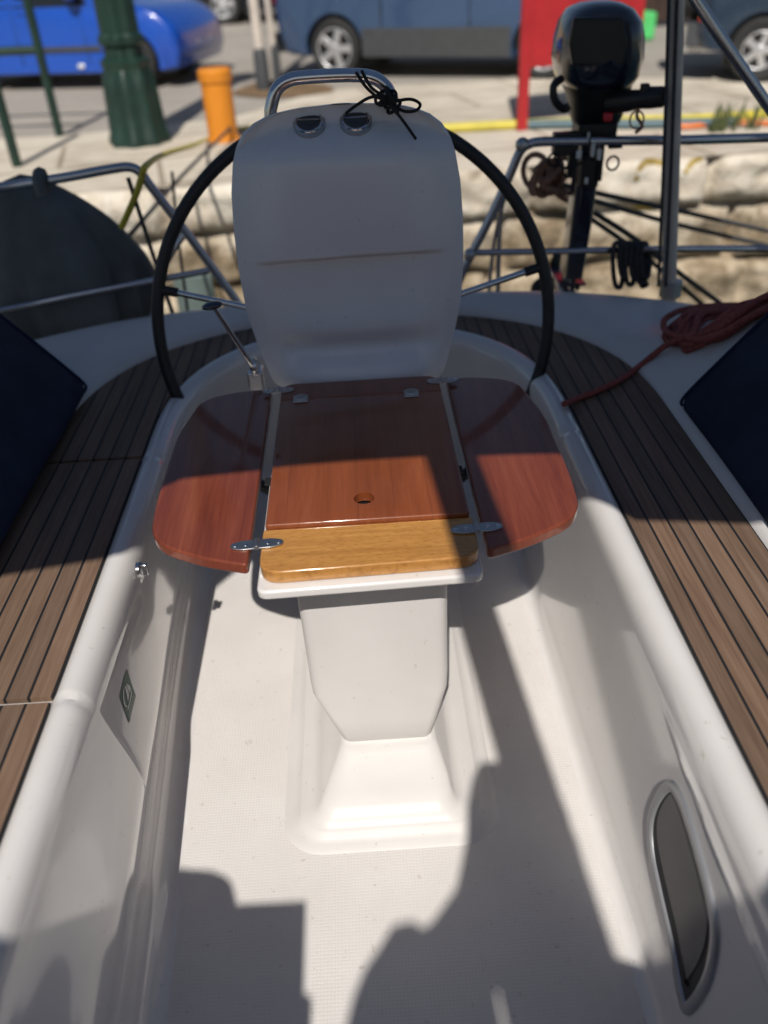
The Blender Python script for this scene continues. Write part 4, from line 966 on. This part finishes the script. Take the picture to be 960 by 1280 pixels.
make_car('parked_car', 'black car parked far back by the ochre stone wall', ref, -.9, R(-4), hatch, .95, (-1.15, 1.12), .29, 1.62, M['carblack'], [w1, w2], [seam(-.36, .28, .95)],
         [('tail_light', 'b', ((-1.80, -.75, .75), (-1.7, -.6, .95)), M['redlens'])])

# ================================================================== CANVAS AND SPARS OVERHEAD (they throw the cockpit's shade)
def bz(x, y): return 2.0-.15*abs(x+.155)**2-.02*math.cos(y*4)
bim = thing('bimini', 'dark blue canvas bimini stretched over the helm', 'bimini', (0, 1.1, 1.9))
bm = bmesh.new(); rows = []
for i in range(41):
    x = lerp(-1.5, 1.5, i/40); y0 = .208-.150*smooth((abs(x+.155)-.385)/.15)+.01*x
    rows.append([bm.verts.new((x, lerp(y0, 2.5, k/24), bz(x, lerp(y0, 2.5, k/24)))) for k in range(25)])
for A, B in zip(rows, rows[1:]):
    for k in range(24): bm.faces.new((A[k], A[k+1], B[k+1], B[k]))
o = obj('canopy', bm, M['bimini'], bim); 
for y0, yf in ((.26, 1.15), (1.25, 1.2), (2.45, 1.3)):
    pts = [(-1.36, yf, .62), (-1.33, lerp(yf, y0, .8), 1.55), (-1.25, y0, bz(-1.25, y0)-.02)]+[(x, y0, bz(x, y0)-.02) for x in (-.9, -.4, 0, .4, .9)]+[(1.25, y0, bz(1.25, y0)-.02), (1.33, lerp(yf, y0, .8), 1.55), (1.36, yf, .62)]
    tubeobj('bow', pts, .0125, M['tube'], bim, 6)
boom = thing('boom', 'white boom with an added sheet cut to cast the foreground shadow', 'boom', (0, -1, 2.2))
bm = bmesh.new(); tube(bm, [(-.007-.07*(y+.2)-.0, y, 2.25) for y in (.5, -.2, -1, -2, -3.2)], .053, 16); obj('spar', bm, M['sail'], boom)
# unseen flat sheets by the boom and sprayhood, cut to cast the foreground shadows
SX, SY = .11, .88
def lifted(floor_pts, z): return [(x-SX*z, y-SY*z) for x, y in floor_pts]
sail_shadow = [(.168, 1.089), (.15, 1.03), (.139, .954), (.118, .885), (.107, .851), (.058, .792), (.04, .782), (.022, .796), (-.013, .79), (-.04, .75), (-.064, .72), (-.085, .675), (-.098, .63), (-.10, .3), (.172, .3), (.150, .70), (.122, .845), (.161, .70), (.194, .3), (.36, .3), (.345, .72), (.341, .739), (.347, .84), (.352, .93), (.338, .96), (.347, .99), (.335, 1.06), (.335, 1.095), (.30, 1.2), (.231, 1.13), (.19, 1.13)]  # added sheet's outline, traced from the floor shadow; notch lets a light streak through
def cloth(name, fp, z, m, parent, th=.05):
    P = lifted(fp, z); bm = bmesh.new(); loft(bm, [[(x, y, z-th/2) for x, y in P], [(x, y, z+th/2) for x, y in P]]); return obj(name, bm, m, parent)
cloth('sail_shadow_sheet', sail_shadow, 2.12, M['sail'], boom, .05)
# cabin bulkhead closing the cockpit's forward end, behind the photographer
cb = thing('cabin_bulkhead', 'white cabin bulkhead with varnished washboards at the cockpit front', 'bulkhead', (0, -.8, 0))
for x0, x1, z1 in ((-1.5, -.33, 1.22), (.33, 1.5, 1.22)): bm = bmesh.new(); box(bm, (x0, -.86, -.02), (x1, -.78, z1)); obj('panel', bm, M['gel'], cb, bevel=.02)
bm = bmesh.new(); box(bm, (-.328, -.85, -.02), (.328, -.80, .95)); obj('washboard', bm, M['leaf'], cb, bevel=.01)
bm = bmesh.new(); box(bm, (-1.5, -3.4, 1.223), (1.5, -.77, 1.28)); obj('coachroof', bm, M['deckgel'], cb, bevel=.02)
sh = thing('sprayhood', 'unseen tan sprayhood sheet cut to cast the foreground shadows', 'sprayhood', (0, -1, 1.2))
hood_shadow = [(-1.6, 1.02), (-.80, 1.0), (-.62, 1.02), (-.50, 1.02), (-.44, .96), (-.394, .950), (-.347, .943), (-.318, .928), (-.306, .913), (-.292, .872), (-.166, .869), (-.165, .708), (-.151, .697), (-.153, .55), (-.102, .55), (-.10, .52), (.345, .52), (.345, .735), (.403, .715), (.44, .80), (.475, .90), (.53, .99), (.62, 1.02), (1.6, 1.02), (1.6, -.2), (-1.6, -.2)]  # unseen sheet's edge, shaped after the shadow it casts on the sole
P = lifted(hood_shadow, 1.5); bm = bmesh.new(); bm.faces.new([bm.verts.new((x, y, 1.5)) for x, y in P]); obj('hood', bm, M['hood'], sh)
for x in (-.9, .9): tubeobj('bow', [(x-.2, -.5, .6), (x-.18, -.5, 1.2), (x-.165, -.46, 1.48)], .0125, M['tube'], sh)

# ================================================================== LIGHT
sun_dir = Vector((.11, .88, -1.0))
ld = bpy.data.lights.new('sun', 'SUN'); ld.energy = 4.95; ld.angle = R(.53); ld.color = (1, .955, .89)
lo = bpy.data.objects.new('sun', ld); C.objects.link(lo); lo.rotation_euler = sun_dir.to_track_quat('-Z', 'Y').to_euler(); lo.location = (-1, -5, 6)
w = bpy.data.worlds.new('World'); bpy.context.scene.world = w; w.use_nodes = True
nt = w.node_tree; bg = nt.nodes['Background']; sky = nt.nodes.new('ShaderNodeTexSky'); sky.sky_type = 'NISHITA'; sky.sun_disc = False
sky.sun_elevation = math.atan2(1, math.hypot(.11, .88)); sky.sun_rotation = math.atan2(-.11, -.88)
nt.links.new(sky.outputs[0], bg.inputs[0]); bg.inputs[1].default_value = .06
# ================================================================== CAMERA
cd = bpy.data.cameras.new('camera'); co = bpy.data.objects.new('camera', cd); C.objects.link(co)
cd.sensor_fit = 'VERTICAL'; cd.sensor_height = 36; cd.lens = 36*FPX/1280; cd.clip_start = .05; cd.clip_end = 1000
m3 = Matrix((RT, UP, -FW)).transposed(); co.matrix_world = Matrix.Translation(CAM) @ m3.to_4x4()
cd.dof.use_dof = True; cd.dof.focus_distance = 1.62; cd.dof.aperture_fstop = 36*FPX/1280/17.5; cd.dof.aperture_blades = 0
sc = bpy.context.scene; sc.camera = co
sc.view_settings.view_transform = 'Standard'; sc.view_settings.look = 'None'; sc.view_settings.exposure = 0; sc.view_settings.gamma = 1; sc.view_settings.use_curve_mapping = False
sc.render.engine = 'CYCLES'; sc.cycles.use_denoising = True; sc.cycles.max_bounces = 10; sc.cycles.diffuse_bounces = 5; sc.cycles.blur_glossy = 0.
